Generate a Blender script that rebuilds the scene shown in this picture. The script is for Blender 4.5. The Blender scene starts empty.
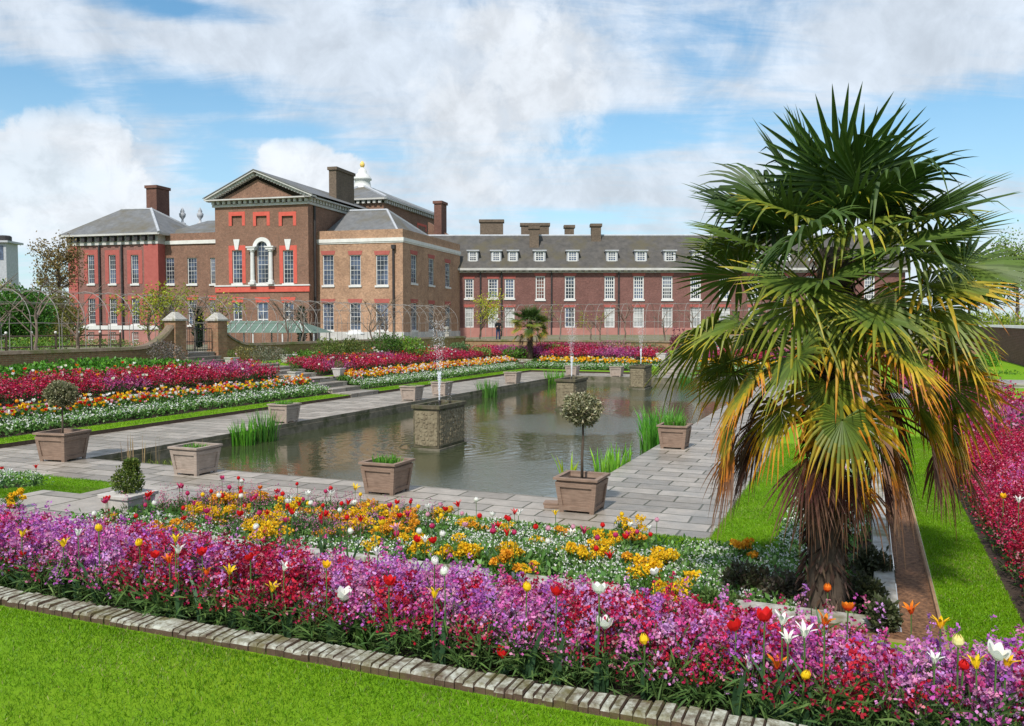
import bpy, math, random
import numpy as np
from mathutils import Vector, Matrix

random.seed(7)
rng = np.random.default_rng(11)
SC = bpy.context.scene
COL = SC.collection
R = math.radians

# ------------------------------------------------------------------ frames
F = 850.0
TILT = math.atan(40 / F)
EYE = 3.2
CT, ST = math.cos(TILT), math.sin(TILT)


def ray(u, v):
    x, z = (u - 512) / F, (363 - v) / F
    return np.array([x, CT + z * ST, -ST + z * CT])


GA = R(22.6)
GL = np.array([math.sin(GA), math.cos(GA), 0.0])      # garden long axis (a)
GP = np.array([-math.cos(GA), math.sin(GA), 0.0])     # garden cross axis (b)
GO = np.array([1.0, 15.4, 0.0])
GROT = math.atan2(GL[1], GL[0])
UP = np.array([0, 0, 1.0])


def G(a, b, z=0.0):
    return GO + a * GL + b * GP + z * UP


def toG(P):
    d = P - GO
    return float(d @ GL), float(d @ GP)


PA = R(15.3)
PR = np.array([math.cos(PA), -math.sin(PA), 0.0])
PD = np.array([math.sin(PA), math.cos(PA), 0.0])
PQ = np.array([(403.3 - 512) / F * 88.0, 88.0, 0.0])
CAM = np.array([0, 0, EYE])


def pf(u, v, t):
    """pixel on the palace plane at depth t -> (s, z)"""
    r = ray(u, v)
    k = (t + (PQ - CAM) @ PD) / (r @ PD)
    P = CAM + k * r
    return float((P - PQ) @ PR), float(P[2])


def ps(u, v, s):
    """pixel on the palace side plane at s -> (t, z)"""
    r = ray(u, v)
    k = (s + (PQ - CAM) @ PR) / (r @ PR)
    P = CAM + k * r
    return float((P - PQ) @ PD), float(P[2])


# ------------------------------------------------------------------ garden profile
A1, B1 = 34.5, 12.0
RZ = [0.0, 0.0, 0.13, 0.5, 0.66, 0.68, 1.12, 1.2]
OFF = {
    'near': [0, 2.45, 3.3, 6.8, 7.02, 8.4, 10.1, 10.34],
    'far': [0, 3.0, 3.9, 5.4, 5.6, 6.4, 8.4, 12.6],
    'left': [0, 3.35, 4.3, 5.7, 5.9, 6.7, 8.6, 12.9],
    'right': [0, 2.95, 3.95, 5.1, 5.3, 6.25, 8.6, 12.0],
}


def ringpar(a, b):
    a = np.asarray(a, float); b = np.asarray(b, float)
    i = np.arange(8)
    p = np.interp(-a, OFF['near'], i)
    p = np.maximum(p, np.interp(a - A1, OFF['far'], i))
    p = np.maximum(p, np.interp(b - B1, OFF['left'], i))
    return np.maximum(p, np.interp(-b, OFF['right'], i))


def gz(a, b):
    p = ringpar(a, b)
    return np.interp(p, np.arange(8), RZ)


def sstep(x, e0, e1):
    t = np.clip((x - e0) / (e1 - e0), 0, 1)
    return t * t * (3 - 2 * t)


def terr(x, y):
    """height of the ground outside the sunken garden"""
    x = np.asarray(x, float); y = np.asarray(y, float)
    a = (x - GO[0]) * GL[0] + (y - GO[1]) * GL[1]
    b = (x - GO[0]) * GP[0] + (y - GO[1]) * GP[1]
    z = 1.115 + 0.635 * sstep(a, -10.4, 1.0)
    z = z - 1.25 * sstep(b, 31, 52) * sstep(y, 52, 82)
    return z


def hit(u, v, h):
    """first point along the pixel's ray that is h above the garden ground -> (a, b, z of that point)"""
    r = ray(u, v)
    k = 2.0
    while k < 90:
        P = CAM + k * r
        a, b = toG(P)
        if (a > -10.03 if h > .1 else a > -10.1) and P[2] <= float(gz(a, b)) + h:
            return a, b, float(P[2])
        k += 0.02
    return None


# ------------------------------------------------------------------ materials
def nmat(name):
    m = bpy.data.materials.new(name)
    m.use_nodes = True
    nt = m.node_tree
    b = nt.nodes['Principled BSDF']
    return m, nt, b


def N(nt, t, **kw):
    n = nt.nodes.new(t)
    for k, v in kw.items():
        setattr(n, k, v)
    return n


def ramp(nt, fac, stops):
    r = N(nt, 'ShaderNodeValToRGB')
    el = r.color_ramp.elements
    while len(el) < len(stops):
        el.new(0.5)
    for e, (p, c) in zip(el, stops):
        e.position = p
        e.color = (c[0], c[1], c[2], 1)
    nt.links.new(fac, r.inputs[0])
    return r.outputs[0]


def noise(nt, vec, scale, detail=4, rough=0.6, dist=0.0):
    n = N(nt, 'ShaderNodeTexNoise')
    n.inputs['Scale'].default_value = scale
    n.inputs['Detail'].default_value = detail
    n.inputs['Roughness'].default_value = rough
    n.inputs['Distortion'].default_value = dist
    if vec is not None:
        nt.links.new(vec, n.inputs['Vector'])
    return n.outputs[0]


def objco(nt):
    return N(nt, 'ShaderNodeTexCoord').outputs['Object']


def bump(nt, b, h, strength, dist=0.02):
    n = N(nt, 'ShaderNodeBump')
    n.inputs['Strength'].default_value = strength
    n.inputs['Distance'].default_value = dist
    nt.links.new(h, n.inputs['Height'])
    nt.links.new(n.outputs[0], b.inputs['Normal'])


def mixc(nt, fac, c1, c2, mode='MIX'):
    n = N(nt, 'ShaderNodeMix', data_type='RGBA', blend_type=mode)
    for i, c in ((6, c1), (7, c2)):
        if isinstance(c, (tuple, list)):
            n.inputs[i].default_value = (c[0], c[1], c[2], 1)
        else:
            nt.links.new(c, n.inputs[i])
    if isinstance(fac, (int, float)):
        n.inputs[0].default_value = fac
    else:
        nt.links.new(fac, n.inputs[0])
    return n.outputs[2]


def spotted(name, c1, c2, scale, rough=0.7, bmp=0.3, detail=6, c3=None, scale2=None, spec=0.3):
    m, nt, b = nmat(name)
    co = objco(nt)
    f = noise(nt, co, scale, detail, 0.65)
    c = ramp(nt, f, [(0.3, c1), (0.7, c2)])
    if c3:
        f2 = noise(nt, co, scale2 or scale * 0.2, 4, 0.6)
        g = ramp(nt, f2, [(0.48, (0, 0, 0)), (0.66, (1, 1, 1))])
        c = mixc(nt, g, c, c3)
    nt.links.new(c, b.inputs['Base Color'])
    b.inputs['Roughness'].default_value = rough
    b.inputs['Specular IOR Level'].default_value = spec
    if bmp:
        bump(nt, b, f, bmp, 0.02)
    return m


def vcol(name, transl=0.25, rough=0.55, spec=0.3, var=0.0):
    m, nt, b = nmat(name)
    at = N(nt, 'ShaderNodeAttribute', attribute_name='Col')
    c = at.outputs['Color']
    nt.links.new(c, b.inputs['Base Color'])
    b.inputs['Roughness'].default_value = rough
    b.inputs['Specular IOR Level'].default_value = spec
    if transl:
        tr = N(nt, 'ShaderNodeBsdfTranslucent')
        nt.links.new(c, tr.inputs[0])
        mx = N(nt, 'ShaderNodeMixShader')
        mx.inputs[0].default_value = transl
        nt.links.new(b.outputs[0], mx.inputs[1])
        nt.links.new(tr.outputs[0], mx.inputs[2])
        nt.links.new(mx.outputs[0], nt.nodes['Material Output'].inputs[0])
    return m


def brickmat(name, c1, c2, mortar, dirt, wall_scale=1.0, patch=0.35):
    m, nt, b = nmat(name)
    co = objco(nt)
    sp = N(nt, 'ShaderNodeSeparateXYZ'); nt.links.new(co, sp.inputs[0])
    ad = N(nt, 'ShaderNodeMath', operation='ADD')
    nt.links.new(sp.outputs[0], ad.inputs[0]); nt.links.new(sp.outputs[1], ad.inputs[1])
    cb = N(nt, 'ShaderNodeCombineXYZ')
    nt.links.new(ad.outputs[0], cb.inputs[0]); nt.links.new(sp.outputs[2], cb.inputs[1])
    br = N(nt, 'ShaderNodeTexBrick')
    nt.links.new(cb.outputs[0], br.inputs['Vector'])
    br.inputs['Scale'].default_value = 1.0
    br.inputs['Brick Width'].default_value = 0.23 * wall_scale
    br.inputs['Row Height'].default_value = 0.078 * wall_scale
    br.inputs['Mortar Size'].default_value = 0.008 * wall_scale
    br.inputs['Color1'].default_value = (*c1, 1)
    br.inputs['Color2'].default_value = (*c2, 1)
    br.inputs['Mortar'].default_value = (*mortar, 1)
    f = noise(nt, co, 0.9, 6, 0.7)
    g = ramp(nt, f, [(0.42, (0, 0, 0)), (0.75, (1, 1, 1))])
    sc = N(nt, 'ShaderNodeMath', operation='MULTIPLY'); sc.inputs[1].default_value = patch
    nt.links.new(g, sc.inputs[0])
    c = mixc(nt, sc.outputs[0], br.outputs[0], dirt)
    f3 = noise(nt, co, 5.0, 9, 0.8)
    c = mixc(nt, 0.62, c, ramp(nt, f3, [(0.32, (0.22, 0.22, 0.22)), (0.5, (0.5, 0.5, 0.5)), (0.68, (0.80, 0.78, 0.75))]), 'OVERLAY')
    f4 = noise(nt, co, 0.28, 6, 0.75, 0.5)
    c = mixc(nt, 0.55, c, ramp(nt, f4, [(0.34, (0.36, 0.35, 0.34)), (0.66, (0.66, 0.65, 0.64))]), 'OVERLAY')
    nt.links.new(c, b.inputs['Base Color'])
    b.inputs['Roughness'].default_value = 0.85
    b.inputs['Specular IOR Level'].default_value = 0.2
    bump(nt, b, br.outputs['Fac'], -0.12, 0.008)
    return m


M = {}
M['brick_dark'] = brickmat('brick_dark', (0.165, 0.085, 0.057), (0.23, 0.115, 0.076), (0.28, 0.21, 0.16), (0.115, 0.068, 0.052))
M['brick_pink'] = brickmat('brick_pink', (0.185, 0.085, 0.072), (0.235, 0.11, 0.092), (0.27, 0.18, 0.155), (0.14, 0.07, 0.06))
M['brick_buff'] = brickmat('brick_buff', (0.33, 0.19, 0.115), (0.43, 0.255, 0.16), (0.40, 0.30, 0.22), (0.21, 0.125, 0.085), 1.0, .55)
M['brick_red'] = brickmat('brick_red', (0.135, 0.058, 0.05), (0.185, 0.08, 0.068), (0.24, 0.155, 0.135), (0.10, 0.048, 0.042))
M['brick_garden'] = brickmat('brick_garden', (0.24, 0.11, 0.07), (0.30, 0.15, 0.09), (0.28, 0.22, 0.15), (0.22, 0.17, 0.09), 1.0, 0.8)
M['dressing'] = spotted('red_brick_dressing', (0.50, 0.085, 0.06), (0.60, 0.12, 0.085), 2.5, 0.8, 0.1)
M['dressing_dull'] = spotted('rubbed_brick_lintel', (0.33, 0.085, 0.07), (0.41, 0.115, 0.095), 2.5, 0.8, 0.1)
M['pink_plinth'] = spotted('pink_plinth', (0.34, 0.15, 0.125), (0.42, 0.20, 0.165), 1.2, 0.8, 0.1)
M['white_paint'] = spotted('white_paint', (0.58, 0.575, 0.55), (0.68, 0.675, 0.65), 3, 0.5, 0.05)
M['stone_white'] = spotted('white_stone', (0.58, 0.56, 0.52), (0.72, 0.71, 0.67), 1.5, 0.7, 0.1)
M['cornice'] = spotted('cornice_paint', (0.40, 0.385, 0.36), (0.56, 0.55, 0.52), 1.0, 0.7, 0.1)
M['slate'] = spotted('slate_roof', (0.11, 0.113, 0.118), (0.18, 0.18, 0.18), 1.6, 0.65, 0.15, c3=(0.12, 0.105, 0.075), scale2=0.25)
M['tile_brown'] = spotted('brown_tile_roof', (0.055, 0.052, 0.048), (0.105, 0.095, 0.085), 1.3, 0.75, 0.15, c3=(0.09, 0.078, 0.05), scale2=0.35)
M['lead'] = spotted('lead_sheet', (0.32, 0.33, 0.35), (0.45, 0.46, 0.48), 2, 0.5, 0.05)
M['pipe'] = spotted('black_pipe', (0.03, 0.025, 0.025), (0.05, 0.045, 0.045), 3, 0.5, 0)
M['gold'] = spotted('gilding', (0.75, 0.5, 0.12), (0.85, 0.6, 0.18), 3, 0.35, 0)
M['iron'] = spotted('black_iron', (0.02, 0.02, 0.02), (0.045, 0.04, 0.04), 8, 0.5, 0)
M['steel'] = spotted('weathered_steel', (0.20, 0.175, 0.16), (0.34, 0.31, 0.28), 5, 0.5, 0)
M['bark'] = spotted('bark', (0.06, 0.042, 0.03), (0.12, 0.09, 0.065), 9, 0.9, 0.5)
M['twig'] = spotted('grey_twig', (0.15, 0.11, 0.085), (0.22, 0.17, 0.13), 9, 0.9, 0.2)
M['soil'] = spotted('bed_soil', (0.028, 0.018, 0.012), (0.06, 0.04, 0.027), 12, 0.95, 0.8)
M['chipped_bark'] = spotted('bark_chips', (0.045, 0.02, 0.01), (0.30, 0.15, 0.075), 26, 0.9, 1.0, 9)
M['coping'] = spotted('mossy_coping', (0.12, 0.085, 0.06), (0.23, 0.18, 0.13), 5, 0.9, 0.5, c3=(0.09, 0.10, 0.03), scale2=1.2)
M['cistern'] = spotted('cistern_lead', (0.055, 0.045, 0.026), (0.15, 0.125, 0.08), 6, 0.75, 0.8, c3=(0.05, 0.055, 0.018), scale2=3)
M['cistern_relief'] = spotted('cistern_relief', (0.13, 0.10, 0.06), (0.26, 0.22, 0.14), 9, 0.75, 0.8)
M['white_tub'] = spotted('painted_tub', (0.36, 0.33, 0.30), (0.56, 0.53, 0.49), 6, 0.7, 0.1)
M['leaf'] = vcol('foliage', 0.28, 0.5, 0.35)
M['petal'] = vcol('petals', 0.3, 0.6, 0.2)
M['grassblade'] = vcol('grass_blades', 0.35, 0.5, 0.25)
M['fibre'] = vcol('palm_fibre', 0.0, 0.9, 0.1)
M['skin'] = vcol('person_colours', 0.0, 0.7, 0.2)


def grass_mat():
    m, nt, b = nmat('mown_grass')
    co = objco(nt)
    f = noise(nt, co, 55, 5, 0.75)
    f2 = noise(nt, co, 0.55, 7, 0.7)
    c1 = ramp(nt, f, [(0.25, (0.075, 0.18, 0.005)), (0.55, (0.14, 0.31, 0.006)), (0.8, (0.20, 0.38, 0.012))])
    g = ramp(nt, f2, [(0.35, (0, 0, 0)), (0.7, (1, 1, 1))])
    sc = N(nt, 'ShaderNodeMath', operation='MULTIPLY'); sc.inputs[1].default_value = 0.6
    nt.links.new(g, sc.inputs[0])
    c = mixc(nt, sc.outputs[0], c1, (0.22, 0.33, 0.012))
    nt.links.new(c, b.inputs['Base Color'])
    b.inputs['Roughness'].default_value = 0.9
    b.inputs['Specular IOR Level'].default_value = 0.15
    bump(nt, b, f, 0.8, 0.02)
    return m


M['grass'] = grass_mat()


def paving_mat(name, sx, sy, wet=True, rot=0.0):
    m, nt, b = nmat(name)
    co0 = objco(nt)
    mp = N(nt, 'ShaderNodeMapping'); mp.inputs['Rotation'].default_value = (0, 0, rot)
    nt.links.new(co0, mp.inputs[0])
    dn = N(nt, 'ShaderNodeTexNoise'); dn.inputs['Scale'].default_value = 1.3
    nt.links.new(mp.outputs[0], dn.inputs['Vector'])
    ms = N(nt, 'ShaderNodeVectorMath', operation='MULTIPLY_ADD')
    nt.links.new(dn.outputs['Color'], ms.inputs[0])
    ms.inputs[1].default_value = (0.09, 0.09, 0)
    nt.links.new(mp.outputs[0], ms.inputs[2])
    br = N(nt, 'ShaderNodeTexBrick')
    nt.links.new(ms.outputs[0], br.inputs['Vector'])
    br.offset = 0.43
    br.inputs['Scale'].default_value = 1
    br.inputs['Brick Width'].default_value = sx
    br.inputs['Row Height'].default_value = sy
    br.inputs['Mortar Size'].default_value = 0.02
    br.inputs['Mortar Smooth'].default_value = 0.3
    br.inputs['Bias'].default_value = -0.1
    br.inputs['Color1'].default_value = (0.225, 0.20, 0.168, 1)
    br.inputs['Color2'].default_value = (0.385, 0.345, 0.295, 1)
    br.inputs['Mortar'].default_value = (0.065, 0.06, 0.03, 1)
    co = mp.outputs[0]
    f = noise(nt, co, 3.0, 8, 0.7)
    c = mixc(nt, 0.75, br.outputs[0], ramp(nt, f, [(0.3, (0.33, 0.32, 0.31)), (0.72, (0.68, 0.66, 0.66))]), 'OVERLAY')
    f2 = noise(nt, co, 0.55, 5, 0.7)
    st = ramp(nt, f2, [(0.52, (0, 0, 0)), (0.72, (1, 1, 1))])
    sm = N(nt, 'ShaderNodeMath', operation='MULTIPLY'); sm.inputs[1].default_value = 0.4
    nt.links.new(st, sm.inputs[0])
    c = mixc(nt, sm.outputs[0], c, (0.15, 0.13, 0.10))
    nt.links.new(c, b.inputs['Base Color'])
    rr = ramp(nt, f2, [(0.35, (0.55, 0.55, 0.55)), (0.65, (0.3, 0.3, 0.3))])
    nt.links.new(rr, b.inputs['Roughness'])
    b.inputs['Specular IOR Level'].default_value = 0.4
    mf = N(nt, 'ShaderNodeMath', operation='SUBTRACT')
    nt.links.new(f, mf.inputs[0]); nt.links.new(br.outputs['Fac'], mf.inputs[1])
    bump(nt, b, mf.outputs[0], 0.45, 0.012)
    return m


M['gravel'] = spotted('gravel_and_worn_turf', (0.13, 0.12, 0.07), (0.24, 0.21, 0.15), 3.0, 0.95, 0.3, c3=(0.10, 0.13, 0.03), scale2=0.35)
M['paving'] = paving_mat('york_stone_paving', 0.95, 0.50, True, math.pi / 2)
M['step_stone'] = paving_mat('step_stone', 1.3, 0.9)
M['pool_edge'] = spotted('pool_edge_stone', (0.10, 0.088, 0.06), (0.19, 0.165, 0.12), 5, 0.7, 0.6, c3=(0.05, 0.055, 0.02), scale2=2)


def water_mat():
    m, nt, b = nmat('pond_water')
    co = objco(nt)
    b.inputs['Base Color'].default_value = (0.042, 0.050, 0.022, 1)
    b.inputs['Roughness'].default_value = 0.035
    b.inputs['IOR'].default_value = 2.4
    b.inputs['Specular IOR Level'].default_value = 0.5
    f = noise(nt, co, 2.6, 3, 0.55, 0.4)
    f2 = noise(nt, co, 9.0, 2, 0.5, 0.3)
    ad = N(nt, 'ShaderNodeMath', operation='MULTIPLY_ADD')
    nt.links.new(f2, ad.inputs[0]); ad.inputs[1].default_value = 0.35
    nt.links.new(f, ad.inputs[2])
    # rings spreading from the three jets
    acc = ad.outputs[0]
    for a in (7.1, 19.0, 30.8):
        mp = N(nt, 'ShaderNodeMapping'); mp.inputs['Location'].default_value = (-a, -6.3, 0)
        nt.links.new(co, mp.inputs[0])
        ln = N(nt, 'ShaderNodeVectorMath', operation='LENGTH'); nt.links.new(mp.outputs[0], ln.inputs[0])
        mu = N(nt, 'ShaderNodeMath', operation='MULTIPLY_ADD'); mu.inputs[1].default_value = 17
        nt.links.new(ln.outputs['Value'], mu.inputs[0])
        nz = noise(nt, co, 1.2, 2); m8 = N(nt, 'ShaderNodeMath', operation='MULTIPLY'); m8.inputs[1].default_value = 9
        nt.links.new(nz, m8.inputs[0]); nt.links.new(m8.outputs[0], mu.inputs[2])
        sn = N(nt, 'ShaderNodeMath', operation='SINE'); nt.links.new(mu.outputs[0], sn.inputs[0])
        mr = N(nt, 'ShaderNodeMapRange'); mr.inputs['From Min'].default_value = 0.8; mr.inputs['From Max'].default_value = 4.2
        mr.inputs['To Min'].default_value = 0.30; mr.inputs['To Max'].default_value = 0.0
        nt.links.new(ln.outputs['Value'], mr.inputs['Value'])
        m2 = N(nt, 'ShaderNodeMath', operation='MULTIPLY_ADD')
        nt.links.new(sn.outputs[0], m2.inputs[0]); nt.links.new(mr.outputs[0], m2.inputs[1]); nt.links.new(acc, m2.inputs[2])
        acc = m2.outputs[0]
    # breeze and falling drops roughen three patches; elsewhere the water lies calmer
    tot = None
    for a, b2, r in ((3.1, 3.9, 3.0), (14.2, 4.6, 3.2), (27.5, 3.6, 4.2)):
        mp = N(nt, 'ShaderNodeMapping'); mp.inputs['Location'].default_value = (-a, -b2, 0)
        nt.links.new(co, mp.inputs[0])
        ln = N(nt, 'ShaderNodeVectorMath', operation='LENGTH'); nt.links.new(mp.outputs[0], ln.inputs[0])
        nz = noise(nt, co, .8, 3); ma = N(nt, 'ShaderNodeMath', operation='MULTIPLY_ADD'); nt.links.new(nz, ma.inputs[0]); ma.inputs[1].default_value = 2.4; nt.links.new(ln.outputs['Value'], ma.inputs[2])
        mr = N(nt, 'ShaderNodeMapRange'); mr.inputs['From Min'].default_value = r * .75 + 1.0; mr.inputs['From Max'].default_value = r + 1.6
        mr.inputs['To Min'].default_value = 1.0; mr.inputs['To Max'].default_value = 0.0
        nt.links.new(ma.outputs[0], mr.inputs['Value'])
        if tot is None: tot = mr.outputs[0]
        else:
            mx = N(nt, 'ShaderNodeMath', operation='MAXIMUM'); nt.links.new(tot, mx.inputs[0]); nt.links.new(mr.outputs[0], mx.inputs[1]); tot = mx.outputs[0]
    f5 = noise(nt, co, 16.0, 3, 0.6, 0.5)
    m5 = N(nt, 'ShaderNodeMath', operation='MULTIPLY'); nt.links.new(f5, m5.inputs[0]); nt.links.new(tot, m5.inputs[1])
    m6 = N(nt, 'ShaderNodeMath', operation='MULTIPLY_ADD'); nt.links.new(m5.outputs[0], m6.inputs[0]); m6.inputs[1].default_value = 1.7; nt.links.new(acc, m6.inputs[2])
    bump(nt, b, m6.outputs[0], 0.14, 0.05)
    return m


M['water'] = water_mat()


def wood_mat(name, c1, c2):
    m, nt, b = nmat(name)
    co = objco(nt)
    mp = N(nt, 'ShaderNodeMapping'); mp.inputs['Scale'].default_value = (3, 3, 40)
    nt.links.new(co, mp.inputs[0])
    f = noise(nt, mp.outputs[0], 1.0, 5, 0.7, 0.6)
    f2 = noise(nt, co, 5, 4)
    c = ramp(nt, f, [(0.3, c1), (0.7, c2)])
    c = mixc(nt, 0.5, c, ramp(nt, f2, [(0.3, (0.35, 0.35, 0.35)), (0.7, (0.65, 0.65, 0.65))]), 'OVERLAY')
    nt.links.new(c, b.inputs['Base Color'])
    b.inputs['Roughness'].default_value = 0.75
    bump(nt, b, f, 0.3, 0.004)
    return m


M['wood'] = wood_mat('weathered_oak', (0.165, 0.105, 0.072), (0.30, 0.205, 0.15))
M['wood_pale'] = wood_mat('silvered_oak', (0.25, 0.19, 0.15), (0.42, 0.34, 0.28))


def glass_mat(name, base, lights):
    """window glass: reflective dark pane with the blind or room behind showing as large soft patches"""
    m, nt, b = nmat(name)
    co = objco(nt)
    f = noise(nt, co, 0.55, 2, 0.5)
    c = ramp(nt, f, [(0.4, base), (0.62, lights)])
    nt.links.new(c, b.inputs['Base Color'])
    b.inputs['Roughness'].default_value = 0.06
    b.inputs['IOR'].default_value = 1.5
    f3 = noise(nt, co, 1.6, 2, 0.5)
    bump(nt, b, f3, 0.12, 0.03)
    return m


M['glass'] = glass_mat('window_glass', (0.02, 0.025, 0.035), (0.10, 0.13, 0.20))
M['glass_blind'] = glass_mat('window_blind', (0.26, 0.27, 0.27), (0.48, 0.48, 0.46))
M['glass_red'] = glass_mat('window_curtain', (0.10, 0.035, 0.03), (0.22, 0.10, 0.07))
M['marquee'] = spotted('green_canopy', (0.085, 0.135, 0.10), (0.14, 0.20, 0.155), 3, 0.5, 0.1)


def plain(name, c, rough=0.6):
    m, nt, b = nmat(name)
    co = objco(nt)
    f = noise(nt, co, 25, 3)
    nt.links.new(ramp(nt, f, [(0.3, tuple(x * 0.82 for x in c)), (0.7, c)]), b.inputs['Base Color'])
    b.inputs['Roughness'].default_value = rough
    return m


M['spray'], _nt, _b = nmat('water_spray')
_b.inputs['Base Color'].default_value = (0.9, 0.92, 0.95, 1)
_b.inputs['Roughness'].default_value = 0.2
_b.inputs['Alpha'].default_value = 0.5


# ------------------------------------------------------------------ object helpers
def tag(o, label=None, cat=None, group=None, kind=None):
    if label: o['label'] = label
    if cat: o['category'] = cat
    if group: o['group'] = group
    if kind: o['kind'] = kind
    return o


def empty(name, loc=(0, 0, 0), rz=0.0, label=None, cat=None, group=None):
    o = bpy.data.objects.new(name, None)
    COL.objects.link(o)
    o.location = tuple(loc)
    o.rotation_euler = (0, 0, rz)
    o.empty_display_size = 0.2
    return tag(o, label, cat, group)


def link(name, me, parent=None, loc=None, rz=None):
    o = bpy.data.objects.new(name, me)
    COL.objects.link(o)
    if parent: o.parent = parent
    if loc is not None: o.location = tuple(loc)
    if rz is not None: o.rotation_euler = (0, 0, rz)
    return o


def copy_tree(o, parent=None):
    c = o.copy()
    COL.objects.link(c)
    c.parent = parent
    for ch in list(o.children):
        copy_tree(ch, c)
    return c


class MB:
    def __init__(s):
        s.v, s.f = [], []

    def poly(s, pts):
        i = len(s.v)
        s.v += [tuple(map(float, p)) for p in pts]
        s.f.append(tuple(range(i, i + len(pts))))

    def box(s, x0, x1, y0, y1, z0, z1):
        s.hexa([(x0, y0, z0), (x1, y0, z0), (x1, y1, z0), (x0, y1, z0)], [(x0, y0, z1), (x1, y0, z1), (x1, y1, z1), (x0, y1, z1)])

    def hexa(s, bot, top):
        i = len(s.v)
        n = len(bot)
        s.v += [tuple(map(float, p)) for p in bot] + [tuple(map(float, p)) for p in top]
        s.f.append(tuple(i + k for k in reversed(range(n))))
        s.f.append(tuple(i + n + k for k in range(n)))
        for k in range(n):
            j = (k + 1) % n
            s.f.append((i + k, i + j, i + n + j, i + n + k))

    def tube(s, pts, r, n=6, cap=True):
        pts = [Vector(p) for p in pts]
        rs = r if isinstance(r, (list, tuple)) else [r] * len(pts)
        base = len(s.v)
        for k, p in enumerate(pts):
            d = (pts[min(k + 1, len(pts) - 1)] - pts[max(k - 1, 0)])
            d.normalize()
            up = Vector((0, 0, 1)) if abs(d.z) < 0.9 else Vector((1, 0, 0))
            x = d.cross(up); x.normalize()
            y = d.cross(x)
            for q in range(n):
                an = 2 * math.pi * q / n
                s.v.append(tuple(p + (x * math.cos(an) + y * math.sin(an)) * rs[k]))
        for k in range(len(pts) - 1):
            for q in range(n):
                j = (q + 1) % n
                s.f.append((base + k * n + q, base + k * n + j, base + (k + 1) * n + j, base + (k + 1) * n + q))
        if cap:
            s.f.append(tuple(base + q for q in reversed(range(n))))
            e = base + (len(pts) - 1) * n
            s.f.append(tuple(e + q for q in range(n)))

    def lathe(s, prof, cx=0, cy=0, n=16):
        base = len(s.v)
        for (r, z) in prof:
            for q in range(n):
                an = 2 * math.pi * q / n
                s.v.append((cx + r * math.cos(an), cy + r * math.sin(an), z))
        for k in range(len(prof) - 1):
            for q in range(n):
                j = (q + 1) % n
                s.f.append((base + k * n + q, base + k * n + j, base + (k + 1) * n + j, base + (k + 1) * n + q))
        s.f.append(tuple(base + q for q in reversed(range(n))))
        e = base + (len(prof) - 1) * n
        s.f.append(tuple(e + q for q in range(n)))

    def mesh(s, name, mat):
        me = bpy.data.meshes.new(name)
        me.from_pydata(s.v, [], s.f)
        me.materials.append(mat)
        me.update()
        return me

    def build(s, name, mat, parent=None, loc=None, rz=None, bevel=0, smooth=False):
        me = s.mesh(name, mat)
        o = link(name, me, parent, loc, rz)
        if smooth:
            me.shade_smooth()
        if bevel:
            md = o.modifiers.new('bevel', 'BEVEL'); md.width = bevel; md.segments = 2; md.limit_method = 'ANGLE'
        return o


class Soup:
    """thousands of loose quads with their own colour"""
    def __init__(s):
        s.q, s.c = [], []

    def add(s, q, c):
        if len(q) == 0: return
        c = np.asarray(c, float)
        if c.ndim == 1: c = np.tile(c, (len(q), 1))
        s.q.append(q); s.c.append(c)

    def mesh(s, name, mat):
        q = np.concatenate(s.q).reshape(-1, 3)
        c = np.concatenate(s.c)
        nq = len(c)
        me = bpy.data.meshes.new(name)
        me.vertices.add(nq * 4); me.vertices.foreach_set('co', q.astype(np.float32).ravel())
        me.loops.add(nq * 4); me.loops.foreach_set('vertex_index', np.arange(nq * 4, dtype=np.int32))
        me.polygons.add(nq)
        me.polygons.foreach_set('loop_start', np.arange(0, nq * 4, 4, dtype=np.int32))
        me.update(calc_edges=True)
        at = me.color_attributes.new('Col', 'FLOAT_COLOR', 'CORNER')
        cc = np.ones((nq, 4, 4), np.float32)
        if c.ndim == 3:
            cc[:, :, :3] = c
        else:
            cc[:, :, :3] = c[:, None, :]
        at.data.foreach_set('color', np.clip(cc, 0, 1).ravel())
        me.materials.append(mat)
        me.validate()
        return me

    def build(s, name, mat, parent=None, loc=None, rz=None):
        return link(name, s.mesh(name, mat), parent, loc, rz)


def unit(v):
    return v / np.maximum(np.linalg.norm(v, axis=-1, keepdims=True), 1e-9)


def rdir(n, up=0.0, flat=1.0):
    v = rng.normal(size=(n, 3))
    v[:, 2] *= flat
    v = unit(v)
    v[:, 2] += up
    return unit(v)


def blades(c, d, L, W, bend=0.0):
    """diamond leaves / petals: base c, direction d"""
    n = len(c)
    L = np.broadcast_to(np.asarray(L, float), (n,))[:, None]
    W = np.broadcast_to(np.asarray(W, float), (n,))[:, None]
    s = unit(np.cross(d, rng.normal(size=(n, 3))))
    m = c + d * L * 0.55
    t = c + d * L
    if bend:
        t = t - np.array([0, 0, 1.0]) * L * bend
    return np.stack([c, m + s * W / 2, t, m - s * W / 2], 1)


def jit(col, n, v=0.25, hue=0.08):
    col = np.asarray(col, float)
    if col.ndim == 1: col = np.tile(col, (n, 1))
    return col * (1 + rng.uniform(-v, v, (n, 1))) * (1 + rng.uniform(-hue, hue, (n, 3)))


def pick(cols, n, p=None):
    cols = np.asarray(cols, float)
    return cols[rng.choice(len(cols), n, p=p)]


def vnoise(x, y, s, seed=0):
    """cheap smooth pseudo-noise 0..1"""
    o = seed * 13.7
    return 0.5 + 0.25 * (np.sin(x * s + o + 1.3 * np.sin(y * s * 0.7 + o)) + np.sin(y * s * 1.13 - o + 1.7 * np.sin(x * s * 0.61)))


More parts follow.
